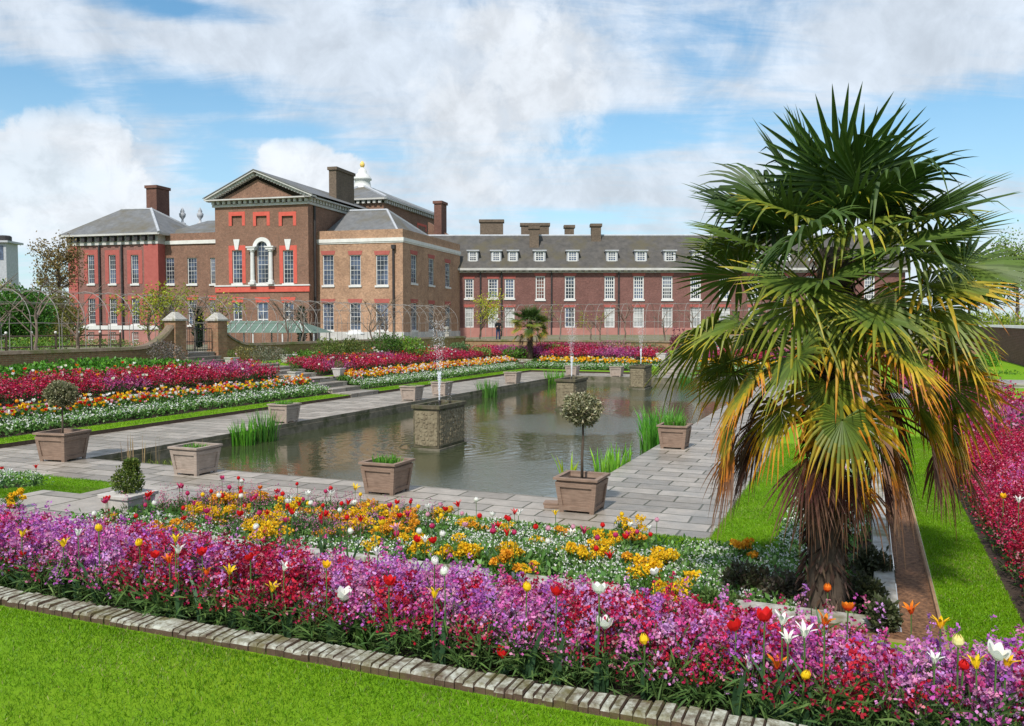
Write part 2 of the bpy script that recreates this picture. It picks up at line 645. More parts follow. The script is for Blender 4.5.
# ------------------------------------------------------------------ camera, world, sun
cam = bpy.data.cameras.new('camera')
cam.sensor_width = 36
cam.lens = 36 * F / 1024
cam.clip_end = 6000
cam.clip_start = 0.05
co_ = bpy.data.objects.new('camera', cam)
COL.objects.link(co_)
co_.location = (0, 0, EYE)
co_.rotation_euler = (math.pi / 2 - TILT, 0, 0)
SC.camera = co_

SUN_DIR = unit(np.array([-0.24, -0.70, 0.86]))
sun = bpy.data.lights.new('sun', 'SUN')
sun.energy = 3.6
sun.angle = R(2.5)
sun.color = (1.0, 0.955, 0.89)
so = bpy.data.objects.new('sun', sun)
COL.objects.link(so)
so.rotation_euler = Vector(-SUN_DIR).to_track_quat('-Z', 'Y').to_euler()
so.location = (-20, -20, 40)

W = bpy.data.worlds.new('World')
SC.world = W
W.use_nodes = True
wn = W.node_tree
bg = wn.nodes['Background']
sky = N(wn, 'ShaderNodeTexSky')
sky.sky_type = 'NISHITA'
sky.sun_disc = False
sky.sun_elevation = math.asin(SUN_DIR[2])
sky.sun_rotation = math.atan2(SUN_DIR[0], SUN_DIR[1])
sky.air_density = 1.0
sky.dust_density = 0.6
sky.ozone_density = 1.6
tc = N(wn, 'ShaderNodeTexCoord')
dirv = tc.outputs['Generated']
sp = N(wn, 'ShaderNodeSeparateXYZ'); wn.links.new(dirv, sp.inputs[0])


def mth(op, a, b=None, c=None, clamp=False):
    n = N(wn, 'ShaderNodeMath', operation=op)
    n.use_clamp = clamp
    for i, x in enumerate((a, b, c)):
        if x is None: continue
        if isinstance(x, (int, float)): n.inputs[i].default_value = x
        else: wn.links.new(x, n.inputs[i])
    return n.outputs[0]


def smooth(x, e0, e1, t0=0.0, t1=1.0):
    n = N(wn, 'ShaderNodeMapRange', interpolation_type='SMOOTHSTEP')
    wn.links.new(x, n.inputs['Value'])
    n.inputs['From Min'].default_value = e0; n.inputs['From Max'].default_value = e1
    n.inputs['To Min'].default_value = t0; n.inputs['To Max'].default_value = t1
    return n.outputs[0]


az = mth('ARCTAN2', sp.outputs[0], sp.outputs[1])
el = mth('ARCSINE', sp.outputs[2])
zc = mth('MAXIMUM', sp.outputs[2], 0.0)
# high thin cloud on a flat layer
inv = mth('DIVIDE', 1.0, mth('ADD', zc, 0.10))
px_ = mth('MULTIPLY', sp.outputs[0], inv)
py_ = mth('MULTIPLY', sp.outputs[1], inv)
lay = N(wn, 'ShaderNodeCombineXYZ')
wn.links.new(px_, lay.inputs[0]); wn.links.new(py_, lay.inputs[1])
mp = N(wn, 'ShaderNodeMapping'); mp.inputs['Scale'].default_value = (0.55, 1.15, 1); mp.inputs['Rotation'].default_value = (0, 0, R(14))
mp.inputs['Location'].default_value = (3.1, 0.4, 0)
wn.links.new(lay.outputs[0], mp.inputs[0])
cir = noise(wn, mp.outputs[0], 0.9, 9, 0.62, 0.9)
mp2 = N(wn, 'ShaderNodeMapping'); mp2.inputs['Scale'].default_value = (0.8, 2.6, 1); mp2.inputs['Rotation'].default_value = (0, 0, R(-8))
wn.links.new(lay.outputs[0], mp2.inputs[0])
fine = noise(wn, mp2.outputs[0], 2.6, 8, 0.65, 0.6)
# angular coordinates for heaped cloud
ae = N(wn, 'ShaderNodeCombineXYZ'); wn.links.new(az, ae.inputs[0]); wn.links.new(el, ae.inputs[1])
lump = noise(wn, ae.outputs[0], 13.0, 9, 0.6, 0.25)
lump2 = noise(wn, ae.outputs[0], 4.0, 5, 0.55, 0.2)


def blob(u, v, ru, rv, power=1.0):
    """soft ellipse in azimuth / elevation round the direction of a cloud; 1 in its middle"""
    r = ray(u, v); r = r / np.linalg.norm(r)
    a0 = math.atan2(r[0], r[1]); e0 = math.asin(r[2])
    x = mth('DIVIDE', mth('SUBTRACT', az, a0), ru / F)
    y = mth('DIVIDE', mth('SUBTRACT', el, e0), rv / F)
    d = mth('SQRT', mth('ADD', mth('MULTIPLY', x, x), mth('MULTIPLY', y, y)))
    return mth('SUBTRACT', 1.0, d)


def vmax(lst):
    o = lst[0]
    for x in lst[1:]: o = mth('MAXIMUM', o, x)
    return o


# where the veil is thick and where the blue shows
thick = vmax([blob(300, 35, 420, 90), blob(520, 110, 190, 180), blob(900, 60, 200, 90), blob(300, 205, 260, 60), blob(980, 235, 300, 80), blob(620, 190, 330, 50)])
blue = vmax([blob(185, 95, 170, 32), blob(20, 95, 120, 45), blob(600, 133, 105, 26), blob(250, 130, 100, 22), blob(215, 165, 60, 60), blob(20, 165, 70, 40), blob(970, 130, 160, 50), blob(570, 215, 130, 14), blob(1000, 220, 90, 26), blob(180, 8, 110, 16)])
cover = mth('ADD', mth('MULTIPLY', cir, 1.0), mth('MULTIPLY', mth('MAXIMUM', thick, 0.0), 0.30))
cover = mth('SUBTRACT', cover, mth('MULTIPLY', mth('MAXIMUM', blue, 0.0), 0.55))
lump_v = noise(wn, ae.outputs[0], 9.0, 10, 0.62, 0.5)
cover = mth('ADD', cover, mth('MULTIPLY', mth('SUBTRACT', fine, 0.5), 0.60))
cover = mth('ADD', cover, mth('MULTIPLY', mth('SUBTRACT', lump_v, 0.5), 0.55))
veil = smooth(cover, 0.22, 0.74, 0.03, 0.93)
# heaped clouds with firm tops
cu1 = vmax([blob(75, 172, 74, 66), blob(100, 150, 40, 38), blob(40, 175, 55, 50), blob(20, 235, 120, 45), blob(298, 160, 46, 26), blob(320, 172, 60, 24)])
cu2 = vmax([mth('MULTIPLY', vmax([blob(470, 130, 60, 75), blob(545, 80, 70, 100), blob(430, 190, 90, 60), blob(500, 25, 60, 30), blob(400, 230, 120, 40)]), 0.72)])
lumpf = noise(wn, ae.outputs[0], 24.0, 10, 0.62, 0.3)
lsum = mth('ADD', mth('MULTIPLY', mth('SUBTRACT', lump, 0.5), 1.0), mth('MULTIPLY', mth('SUBTRACT', lumpf, 0.5), 0.7))
cum = mth('MAXIMUM', smooth(mth('ADD', cu1, lsum), 0.06, 0.24), mth('MULTIPLY', smooth(mth('ADD', cu2, mth('MULTIPLY', lsum, 1.3)), 0.0, 0.40), 0.8))
# the heaps end softly downwards
soft = vmax([blob(75, 182, 120, 75), blob(300, 170, 90, 34), blob(500, 100, 130, 130)])
cum = mth('MULTIPLY', cum, smooth(soft, 0.0, 0.35))
shade = mth('MULTIPLY', smooth(lump2, 0.35, 0.65, 0.84, 1.02), smooth(lumpf, 0.34, 0.62, 0.86, 1.05))
CLOUD = 8.6


def cval(c):
    n = N(wn, 'ShaderNodeRGB'); n.outputs[0].default_value = (*c, 1); return n.outputs[0]


skyb = mixc(wn, 1.0, sky.outputs[0], (0.78, 1.22, 1.30), 'MULTIPLY')
hz = smooth(el, 0.0, 0.34, 0.55, 0.0)
skyb = mixc(wn, hz, skyb, cval((CLOUD * 0.66, CLOUD * 0.76, CLOUD * 0.86)))
vcol_ = N(wn, 'ShaderNodeVectorMath', operation='SCALE')
wn.links.new(cval((CLOUD * 0.70, CLOUD * 0.77, CLOUD * 0.86)), vcol_.inputs[0])
wn.links.new(mth('MULTIPLY', smooth(lump_v, 0.3, 0.7, 0.86, 1.10), smooth(lumpf, 0.3, 0.7, 0.92, 1.06)), vcol_.inputs['Scale'])
c1 = mixc(wn, veil, skyb, vcol_.outputs[0])
wh = N(wn, 'ShaderNodeVectorMath', operation='SCALE')
wn.links.new(cval((CLOUD * 0.86, CLOUD * 0.90, CLOUD * 0.95)), wh.inputs[0]); wn.links.new(shade, wh.inputs['Scale'])
c2 = mixc(wn, mth('MULTIPLY', cum, 0.80), c1, wh.outputs[0])
wn.links.new(c2, bg.inputs[0])
bg.inputs[1].default_value = 0.095

vs = SC.view_settings
vs.view_transform = 'Standard'; vs.look = 'None'; vs.gamma = 1; vs.exposure = 0.38
vs.use_curve_mapping = False
SC.render.film_transparent = False
SC.cycles.max_bounces = 6
SC.cycles.transparent_max_bounces = 12

# ------------------------------------------------------------------ the ground: sunken garden rings
def rect(i, extra=0.0):
    return (-OFF['near'][i] - extra, A1 + OFF['far'][i] + extra, -OFF['right'][i] - extra, B1 + OFF['left'][i] + extra)


def ring(mb, r0, z0, r1, z1, n=1, skip=()):
    (a0, a1, b0, b1), (c0, c1, d0, d1) = r0, r1
    inn = [(a0, b0), (a1, b0), (a1, b1), (a0, b1)]
    out = [(c0, d0), (c1, d0), (c1, d1), (c0, d1)]
    for k in range(4):
        if k in skip: continue
        j = (k + 1) % 4
        for t in range(n):
            f0, f1 = t / n, (t + 1) / n
            L = lambda p, q, f: (p[0] + (q[0] - p[0]) * f, p[1] + (q[1] - p[1]) * f)
            pa, pb = L(inn[k], inn[j], f0), L(inn[k], inn[j], f1)
            qa, qb = L(out[k], out[j], f0), L(out[k], out[j], f1)
            mb.poly([(*pa, z0), (*qa, z1), (*qb, z1), (*pb, z0)])


def garden(mb, name, mat, kind='structure'):
    o = mb.build(name, M[mat] if isinstance(mat, str) else mat, None, GO, GROT)
    tag(o, kind=kind)
    return o


rr = [rect(i) for i in range(8)]
mb = MB(); ring(mb, rr[0], 0, rr[1], 0); garden(mb, 'pool_paving', 'paving')
mb = MB(); mb.poly([(0, 0, -0.36), (A1, 0, -0.36), (A1, B1, -0.36), (0, B1, -0.36)]); garden(mb, 'pond_water', 'water')
mb = MB()
e = 0.0
ring(mb, (0.035, A1 - 0.035, 0.035, B1 - 0.035), -0.13, (0.0, A1, 0.0, B1), -0.13)
ring(mb, (0.035, A1 - 0.035, 0.035, B1 - 0.035), -0.9, (0.035, A1 - 0.035, 0.035, B1 - 0.035), -0.13)
ring(mb, (-0.035, A1 + 0.035, -0.035, B1 + 0.035), -0.125, (-0.035, A1 + 0.035, -0.035, B1 + 0.035), -0.001)
ring(mb, (0, A1, 0, B1), -0.13, (-0.0, A1, 0, B1), -0.002)
garden(mb, 'pool_edge', 'pool_edge')

# grass strip round the paving, its cut edge, then soil, kerb, grass path, bank
mb = MB(); ring(mb, rect(1, 0.03), 0.11, rr[2], 0.13); garden(mb, 'grass_strip', 'grass')
mb = MB(); ring(mb, rr[1], 0.0, rect(1, 0.03), 0.11); garden(mb, 'grass_edge_soil', 'soil')
mb = MB(); ring(mb, rr[2], 0.13, rr[3], 0.5); ring(mb, rect(3, 0), 0.5, rect(3, 0.01), 0.5); garden(mb, 'lower_bed_soil', 'soil')
M['kerb'] = spotted('kerb_stone', (0.24, 0.22, 0.19), (0.50, 0.48, 0.44), 9, 0.85, 0.6, c3=(0.16, 0.15, 0.07), scale2=2.5)
mb = MB(); ring(mb, rr[3], 0.4, rect(3, 0.012), 0.70); ring(mb, rect(3, 0.012), 0.70, rr[4], 0.70); ring(mb, rr[4], 0.70, rect(4, 0.01), 0.6)
garden(mb, 'stone_kerb_wall', 'kerb')
mb = MB()
for q in range(6):
    xa, xb = -3.3 - 3.5 * q / 6, -3.3 - 3.5 * (q + 1) / 6
    mb.poly([(xa, 7.14, float(gz(xa, 8)) + .035), (xa, 8.95, float(gz(xa, 8)) + .035), (xb, 8.95, float(gz(xb, 8)) + .035), (xb, 7.14, float(gz(xb, 8)) + .035)])
garden(mb, 'corner_lawn', 'grass')
mb = MB(); ring(mb, rect(4, 0.01), 0.665, rect(4, 0.30), 0.665); garden(mb, 'bark_chip_strip', 'chipped_bark')
mb = MB(); ring(mb, rect(4, 0.30), 0.665, rect(4, 0.305), 0.70); ring(mb, rect(4, 0.305), 0.70, rect(4, 0.33), 0.70); ring(mb, rect(4, 0.33), 0.70, rect(4, 0.335), 0.66)
garden(mb, 'path_edging', spotted('edging_board', (0.22, 0.12, 0.06), (0.36, 0.22, 0.12), 8, 0.8, 0.2))
mb = MB(); ring(mb, rect(4, 0.335), 0.685, rr[5], 0.69); garden(mb, 'grass_path', 'grass')
mb = MB(); ring(mb, rr[5], 0.69, rr[6], 1.12); garden(mb, 'bank_soil', 'soil')
mb = MB()
ring(mb, rr[6], 1.12, rr[7], 1.2, 1, (3,))
garden(mb, 'upper_lawn', 'grass')

# the land outside
wl_out = OFF['left'][7] + B1; wf_out = A1 + OFF['far'][7]
outs = [0, 0.6, 1.5, 3, 5, 8, 12, 18, 26, 36, 50, 70, 95, 140, 220, 400, 800, 2500]
mb = MB()
NS = 26
prev = None
for oi, ex in enumerate(outs):
    a0, a1, b0, b1 = rect(7, ex)
    cor = [(a0, b0), (a1, b0), (a1, b1), (a0, b1)]
    loop = []
    for k in range(4):
        p, q = cor[k], cor[(k + 1) % 4]
        for t in range(NS):
            f = t / NS
            a, b = p[0] + (q[0] - p[0]) * f, p[1] + (q[1] - p[1]) * f
            P = G(a, b)
            loop.append((P[0], P[1], float(terr(P[0], P[1]))))
    if prev:
        n = len(loop)
        for i in range(n):
            j = (i + 1) % n
            mb.poly([prev[i], loop[i], loop[j], prev[j]])
    prev = loop
o = mb.build('lawn_ground', M['grass']); tag(o, kind='structure'); o.data.shade_smooth()
o.data.materials.append(M['gravel'])
for p in o.data.polygons:
    a_, b_ = toG(np.array(p.center))
    if (b_ > wl_out + .05 or a_ > wf_out + .05) and a_ > -9 and p.center[1] < 230: p.material_index = 1

# ------------------------------------------------------------------ kerb of old bricks along the near lawn
mb = MB()
b = -9.2
while b < 13.5:
    w = 0.062 + random.uniform(-0.01, 0.01)
    if random.random() < 0.06: w *= 2.6
    x0 = -10.34 + random.uniform(-0.008, 0.008); x1 = -10.15 + random.uniform(-0.012, 0.012)
    z = 1.168 + 0.006 * math.sin(b * 2.3) + random.uniform(-0.006, 0.006)
    t = [random.uniform(-0.004, 0.004) for _ in range(4)]
    c = random.uniform(.012, .02)
    bot = [(x0, b, 0.95), (x1, b, 0.95), (x1, b + w - 0.004, 0.95), (x0, b + w - 0.004, 0.95)]
    mid = [(x0, b, z - c), (x1, b, z - c), (x1, b + w - 0.004, z - c), (x0, b + w - 0.004, z - c)]
    top = [(x0 + c, b + c * .4, z + t[0]), (x1 - c, b + c * .4, z + t[1]), (x1 - c, b + w - .004 - c * .4, z + t[2]), (x0 + c, b + w - .004 - c * .4, z + t[3])]
    mb.hexa(bot, mid); mb.f.pop(-5); mb.hexa(mid, top)
    b += w
m, nt, bs = nmat('lichened_kerb')
co = objco(nt)
f = noise(nt, co, 16, 8, 0.7)
f2 = noise(nt, co, 3.5, 5, 0.7)
sp_ = N(nt, 'ShaderNodeSeparateXYZ'); nt.links.new(N(nt, 'ShaderNodeNewGeometry').outputs['Normal'], sp_.inputs[0])
body = ramp(nt, f, [(0.3, (0.05, 0.028, 0.016)), (0.7, (0.12, 0.07, 0.042))])
lich = ramp(nt, f, [(0.36, (0.10, 0.085, 0.05)), (0.47, (0.24, 0.23, 0.17)), (0.60, (0.44, 0.45, 0.38))])
top_ = ramp(nt, sp_.outputs[2], [(0.35, (0, 0, 0)), (0.8, (1, 1, 1))])
pm = ramp(nt, f2, [(0.34, (0.1, 0.1, 0.1)), (0.50, (1, 1, 1))])
c = mixc(nt, mixc(nt, 1.0, top_, pm, 'MULTIPLY'), body, lich)
moss = ramp(nt, noise(nt, co, 2.1, 5, 0.7), [(0.50, (0, 0, 0)), (0.62, (0.85, 0.85, 0.85))])
c = mixc(nt, moss, c, (0.10, 0.085, 0.02))
nt.links.new(c, bs.inputs['Base Color']); bs.inputs['Roughness'].default_value = 0.9
bump(nt, bs, f, 0.7, 0.01)
garden(mb, 'brick_kerb', m)
mb = MB(); mb.box(-10.325, -10.16, -9.2, 13.5, 0.9, 1.14); garden(mb, 'kerb_mortar', 'soil')

# ------------------------------------------------------------------ stone steps, one flight in the middle of each side
def steps(side, label):
    t = empty('stone_steps', G(17.4, 6, 0), GROT, label, 'stone steps')
    o = OFF[side]
    lv = [(o[1], o[2], 0.17), (o[2], (o[2] + o[3]) / 2, 0.34), ((o[2] + o[3]) / 2, o[3], 0.53), (o[3], o[5], 0.715)]
    if side != 'near':
        d = (o[6] - o[5]) / 3
        lv += [(o[5], o[5] + d, 0.88), (o[5] + d, o[5] + 2 * d, 1.04), (o[5] + 2 * d, o[5] + 3.3 * d, 1.17), (o[5] + 3.3 * d, o[7] - 1.0, 1.27),
               (o[7] - 1.0, o[7] - 0.6, 1.42), (o[7] - 0.6, o[7] - 0.2, 1.59), (o[7] - 0.2, o[7] + 0.9, 1.78)]
    for k, (d0, d1, z) in enumerate(lv):
        mb = MB()
        hw = 1.12
        d0 -= 0.03
        if side == 'left': bx = (-hw, hw, 6 + d0, 6 + d1)
        if side == 'right': bx = (-hw, hw, -6 - d1, -6 - d0)
        if side == 'near': bx = (-17.4 - d1, -17.4 - d0, -hw, hw)
        if side == 'far': bx = (17.1 + d0, 17.1 + d1, -hw, hw)
        zz = z + k * 0.0007
        mb.box(*bx, zz - 0.05, zz)
        i = 0.025
        mb.box(bx[0] + i, bx[1] - i, bx[2] + i, bx[3] - i, -0.2, zz - 0.05)
        mb.build('step', M['step_stone'], t)
    return t


steps('left', 'stone steps climbing from the pond to the iron gate')
steps('right', 'stone steps through the beds behind the big palm')
steps('near', 'stone steps beside the clipped box bush at the near beds')
steps('far', 'stone steps beyond the pond leading up to the far wall')

# ------------------------------------------------------------------ walls round the garden
wl = OFF['left'][7] + B1
wf = A1 + OFF['far'][7]
wr = -OFF['right'][7]


def garden_wall(label, p0, p1, ztop, rampend=None, base=1.0, th=0.36, brick='brick_garden', cop='coping'):
    """p0 -> p1 in garden coordinates; the wall rises in a swept curve at p1 when rampend is given"""
    P0 = np.array([*p0, 0.0]); P1 = np.array([*p1, 0.0])
    Ld = np.linalg.norm(P1 - P0)
    ang = math.atan2((P1 - P0)[1], (P1 - P0)[0])
    t = empty('garden_wall', G(*p0, 0), GROT + ang, label, 'brick wall', 'brick walls round the sunken garden')
    xs = list(np.linspace(0, Ld, 12))
    if rampend:
        xs = list(np.linspace(0, Ld - 2.4, 8)) + [Ld - 2.4 + 2.4 * k / 8 for k in range(1, 9)]
    def zt(x):
        if rampend and x > Ld - 2.4:
            f = (x - (Ld - 2.4)) / 2.4
            return ztop + (rampend - ztop) * f ** 2.6
        return ztop + 0.012 * math.sin(x * 1.7)
    mb = MB(); mc = MB()
    for x0, x1 in zip(xs[:-1], xs[1:]):
        mb.hexa([(x0, -th / 2, base), (x1, -th / 2, base), (x1, th / 2, base), (x0, th / 2, base)],
                [(x0, -th / 2, zt(x0)), (x1, -th / 2, zt(x1)), (x1, th / 2, zt(x1)), (x0, th / 2, zt(x0))])
        q = 0.07
        mc.hexa([(x0, -th / 2 - q, zt(x0) + .002), (x1, -th / 2 - q, zt(x1) + .002), (x1, th / 2 + q, zt(x1) + .002), (x0, th / 2 + q, zt(x0) + .002)],
                [(x0, -th / 2 - q + .05, zt(x0) + .13), (x1, -th / 2 - q + .05, zt(x1) + .13), (x1, th / 2 + q - .05, zt(x1) + .13), (x0, th / 2 + q - .05, zt(x0) + .13)])
    mb.build('brickwork', M[brick], t)
    mc.build('coping', M[cop], t)
    return t


garden_wall('old brick wall sweeping up to the gate pillar on the side of the red pavilion', (-12, wl), (15.83, wl), 2.02, 3.0)
garden_wall('old brick wall behind the shrubs, from the gate to the far corner', (wf, wl), (19.27, wl), 2.02, 2.7)
garden_wall('low brick wall below the metal arbour at the far end of the garden', (wf, wl), (wf, 7.4), 1.78)
garden_wall('low brick wall to the far side of the steps, mostly behind the big palm', (wf, 4.6), (wf, wr), 1.78)
garden_wall('tall pink brick wall with a pale coping beyond the crimson bed', (16, wr), (wf + 6, wr), 2.95, None, 0.9, 0.4, 'brick_red', 'stone_white')


def pillar(a, label):
    t = empty('gate_pillar', G(a, wl, 0), GROT, label, 'gate pillar', 'brick pillars of the garden gate')
    mb = MB(); mb.box(-0.33, 0.33, -0.33, 0.33, 1.1, 3.3); mb.box(-0.37, 0.37, -0.37, 0.37, 1.1, 1.9)
    mb.build('shaft', M['brick_garden'], t)
    mb = MB(); mb.box(-0.41, 0.41, -0.41, 0.41, 3.302, 3.38)
    mb.hexa([(-.38, -.38, 3.38), (.38, -.38, 3.38), (.38, .38, 3.38), (-.38, .38, 3.38)], [(-.1, -.1, 3.72), (.1, -.1, 3.72), (.1, .1, 3.72), (-.1, .1, 3.72)])
    mb.build('cap', M['kerb'], t)


pillar(16.15, 'brick gate pillar where the wall sweeps up beside the red pavilion')
pillar(18.95, 'brick gate pillar next to the green canopy')
t = empty('iron_gate', G(17.55, wl, 0), GROT, 'black wrought iron gate between the two brick pillars', 'gate')
for s in (-1, 1):
    mb = MB()
    x0, x1 = s * 0.02, s * 0.98
    for k in range(7):
        x = x0 + (x1 - x0) * k / 6
        mb.tube([(x, 0, 1.82), (x, 0, 2.95 + 0.22 * (1 - abs(k / 6 - 0.0)))], 0.014, 4)
    for z in (1.9, 2.3, 2.92):
        mb.tube([(x0, 0, z), (x1, 0, z)], 0.018, 4)
    mb.build('gate_leaf', M['iron'], t)

# ------------------------------------------------------------------ wooden planters
def planter(name, label, a, b, wood='wood', s=1.0, rot=0.0, z=0.0, group='wooden planters round the pond'):
    t = empty(name, G(a, b, z), GROT + rot, label, 'planter', group)
    wb, wt, h = 0.30 * s, 0.37 * s, 0.56 * s
    def lv(f, d=0): return wb + (wt - wb) * f - d
    mb = MB()
    q = lv(0, .025); q2 = lv(1, .025)
    z0, z1 = .04 * s, h
    th = 0.03
    # four sloping sides, open on top
    o4 = lambda r, zz: [(-r, -r, zz), (r, -r, zz), (r, r, zz), (-r, r, zz)]
    A, B, C = o4(q, z0), o4(q2, z1), o4(q2 - th, z1)
    D = o4(q - th + 0.02, h * .5)
    for k in range(4):
        j = (k + 1) % 4
        mb.poly([A[k], A[j], B[j], B[k]]); mb.poly([B[k], B[j], C[j], C[k]]); mb.poly([C[k], C[j], D[j], D[k]])
    mb.poly(A[::-1])
    mb.build('side_boards', M[wood], t)
    fr = MB()
    pw = 0.075 * s
    for k in range(4):
        rm = Matrix.Rotation(k * math.pi / 2, 3, 'Z')
        def P(x, y, zz): return tuple(rm @ Vector((x, y, zz)))
        def bar(xa0, xb0, f0, xa1, xb1, f1):
            ra0, ra1 = lv(f0), lv(f1)
            y0, y1 = -ra0, -ra1
            bot = [P(xa0, y0, f0 * h), P(xb0, y0, f0 * h), P(xb0, y0 + .03, f0 * h), P(xa0, y0 + .03, f0 * h)]
            top = [P(xa1, y1, f1 * h), P(xb1, y1, f1 * h), P(xb1, y1 + .03, f1 * h), P(xa1, y1 + .03, f1 * h)]
            fr.hexa(bot, top)
        r0, r1 = lv(0), lv(.93)
        bar(-r0, -r0 + pw, 0, -r1, -r1 + pw, .93)
        bar(r0 - pw, r0 - .031, 0, r1 - pw, r1 - .031, .93)
        for f0, f1 in ((.07, .2), (.78, .92)):
            bar(-lv(f0) + pw, lv(f0) - pw, f0, -lv(f1) + pw, lv(f1) - pw, f1)
    fr.build('frame', M[wood], t)
    rm_ = MB()
    r = wt + 0.022; ri = wt - 0.055
    for k in range(4):
        o, i_ = o4(r, h), o4(ri, h)
        j = (k + 1) % 4
        rm_.hexa([o[k], o[j], i_[j], i_[k]], [(x, y, zz + .04 * s) for x, y, zz in (o[k], o[j], i_[j], i_[k])])
    rm_.build('rim', M[wood], t)
    so_ = MB(); so_.poly(o4(wt - .05, h - .05)); so_.build('compost', M['soil'], t)
    return t


def leafball(s, c, r, n, L, Wd, cols, flat=1.0, inner=0.5, lum=0.3, up=0.2):
    """leaves through a rounded volume, uneven outline"""
    d = rdir(n)
    k = 1 + 0.16 * np.sin(d[:, 0] * 5 + c[0] * 7) * np.sin(d[:, 2] * 6 + c[1] * 5) + 0.08 * np.sin(d[:, 1] * 11 + d[:, 2] * 9)
    rad = r * k * (inner + (1 - inner) * rng.random(n) ** 0.5)
    p = np.array(c) + d * rad[:, None] * np.array([1, 1, flat])
    s.add(blades(p, unit(d * 0.6 + rdir(n, up) * 0.8), L * rng.uniform(.7, 1.3, n), Wd * rng.uniform(.7, 1.3, n)), jit(pick(cols, n), n, lum))


def tuft(s, x, y, z, n, h, spread, w, cols, lean=0.35):
    """upright strap leaves made of three bent pieces"""
    an = rng.uniform(0, 6.283, n); rr_ = spread * np.sqrt(rng.random(n))
    p = np.stack([x + rr_ * np.cos(an), y + rr_ * np.sin(an), np.full(n, z)], 1)
    hh = h * rng.uniform(.6, 1.1, n)
    le = rng.uniform(0, lean, n); aa = an + rng.normal(0, .8, n)
    dx = np.stack([np.cos(aa), np.sin(aa), np.zeros(n)], 1)
    sd = np.stack([-np.sin(aa), np.cos(aa), np.zeros(n)], 1)
    tw = rng.uniform(0, 3.14, n)
    sd = sd * np.cos(tw)[:, None] + dx * np.sin(tw)[:, None]
    fr = [0, .4, .75, 1.0]; wd = [1.0, 1.0, .7, .08]
    pts = [p + dx * (le * hh * f ** 2)[:, None] + UP * (hh * f * (1 - 0.15 * le * f))[:, None] for f in fr]
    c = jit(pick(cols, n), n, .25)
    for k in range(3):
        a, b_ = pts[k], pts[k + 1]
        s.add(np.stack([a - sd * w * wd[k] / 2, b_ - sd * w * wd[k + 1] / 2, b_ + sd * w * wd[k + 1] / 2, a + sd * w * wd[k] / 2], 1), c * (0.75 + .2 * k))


GREEN = [(0.045, 0.11, 0.018), (0.07, 0.16, 0.02), (0.10, 0.21, 0.03)]
BRIGHT = [(0.06, 0.20, 0.012), (0.09, 0.27, 0.02), (0.13, 0.33, 0.03)]
OLIVE = [(0.10, 0.11, 0.04), (0.16, 0.16, 0.07), (0.24, 0.23, 0.12), (0.38, 0.36, 0.22)]


def in_planter(label, a, b, kind, h=0.22, z=0.51):
    if kind == 'grassy':
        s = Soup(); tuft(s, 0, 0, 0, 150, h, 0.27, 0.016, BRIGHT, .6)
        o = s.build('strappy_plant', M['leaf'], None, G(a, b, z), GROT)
        tag(o, label, 'plant', 'plants in the wooden planters')
    return o


PL = [  # a, b, wood, scale, planter words, plant words, plant kind
    (-0.56, 8.16, 'wood_pale', 1.0, 'pale oak planter with low green leaves on the near paving', 'low green plant in the pale planter at the near pond edge', 'grassy'),
    (-0.72, 3.35, 'wood', 1.0, 'brown oak planter with bright leaves midway along the near pond edge', 'bright green plant in the brown planter midway along the near edge', 'grassy'),
    (7.89, 12.35, 'wood_pale', 1.0, 'oak planter near the bright iris clump on the left pond edge', 'grassy plant in the planter closest to the left iris clump', 'grassy'),
    (16.35, 12.4, 'wood_pale', 1.0, 'silvery planter before the steps to the gate, left of the stone cistern', 'low plant in the planter just short of the gate steps', 'grassy'),
    (19.05, 12.4, 'wood_pale', 1.0, 'silvery planter just past the gate steps, above the nearest stone cistern', 'low plant in the planter just past the gate steps', 'grassy'),
    (27.3, 12.4, 'wood_pale', 1.0, 'small looking pale planter between two iris clumps on the left edge', 'low plant in the planter between two iris clumps', 'grassy'),
    (7.1, -0.5, 'wood', 1.0, 'brown planter full of tall green blades on the right paving', 'tall green blades filling the planter on the right paving', 'grassy'),
    (34.95, 11.6, 'wood_pale', 1.0, 'pale planter at the far left corner of the pond behind a jet', 'low plant in the planter at the far corner of the pond', 'grassy'),
    (34.95, 8.8, 'wood_pale', 1.0, 'pale planter on the far paving beside the farthest cistern', 'low plant in the planter beside the farthest cistern', 'grassy'),
]
for a, b, wd, sc, l1, l2, kd in PL:
    planter('wooden_planter', l1, a, b, wd, sc)
    hh = 0.34 if 'tall' in l2 else (0.12 if 'low' in l2 else .2)
    in_planter(l2, a, b, kd, hh)


def standard_tree(a, b, label, stem_h, r, cols, n=4600):
    t = empty('standard_bush', G(a, b, 0.5), GROT, label, 'standard bush', 'ball headed bushes in planters')
    mb = MB()
    mb.tube([(0, 0, 0), (.02, .01, stem_h * .4), (.0, -.015, stem_h * .75), (.02, 0, stem_h + r * .6)], [.027, .024, .021, .015], 7)
    for k in range(7):
        an = k * 0.9
        mb.tube([(.01, 0, stem_h), (.5 * r * math.cos(an), .5 * r * math.sin(an), stem_h + r * .8)], [.012, .005], 5)
    mb.build('stem', M['bark'], t, smooth=True)
    s = Soup()
    leafball(s, (0, 0, stem_h + r * .75), r * .95, n, .055, .03, cols, .85, .35, .35)
    for k in range(8):
        d = rdir(1)[0]
        leafball(s, (d[0] * r * .6, d[1] * r * .6, stem_h + r * .75 + d[2] * r * .5), r * .38, n // 14, .05, .028, cols, .9, .3, .35)
    s.build('crown', M['leaf'], t)


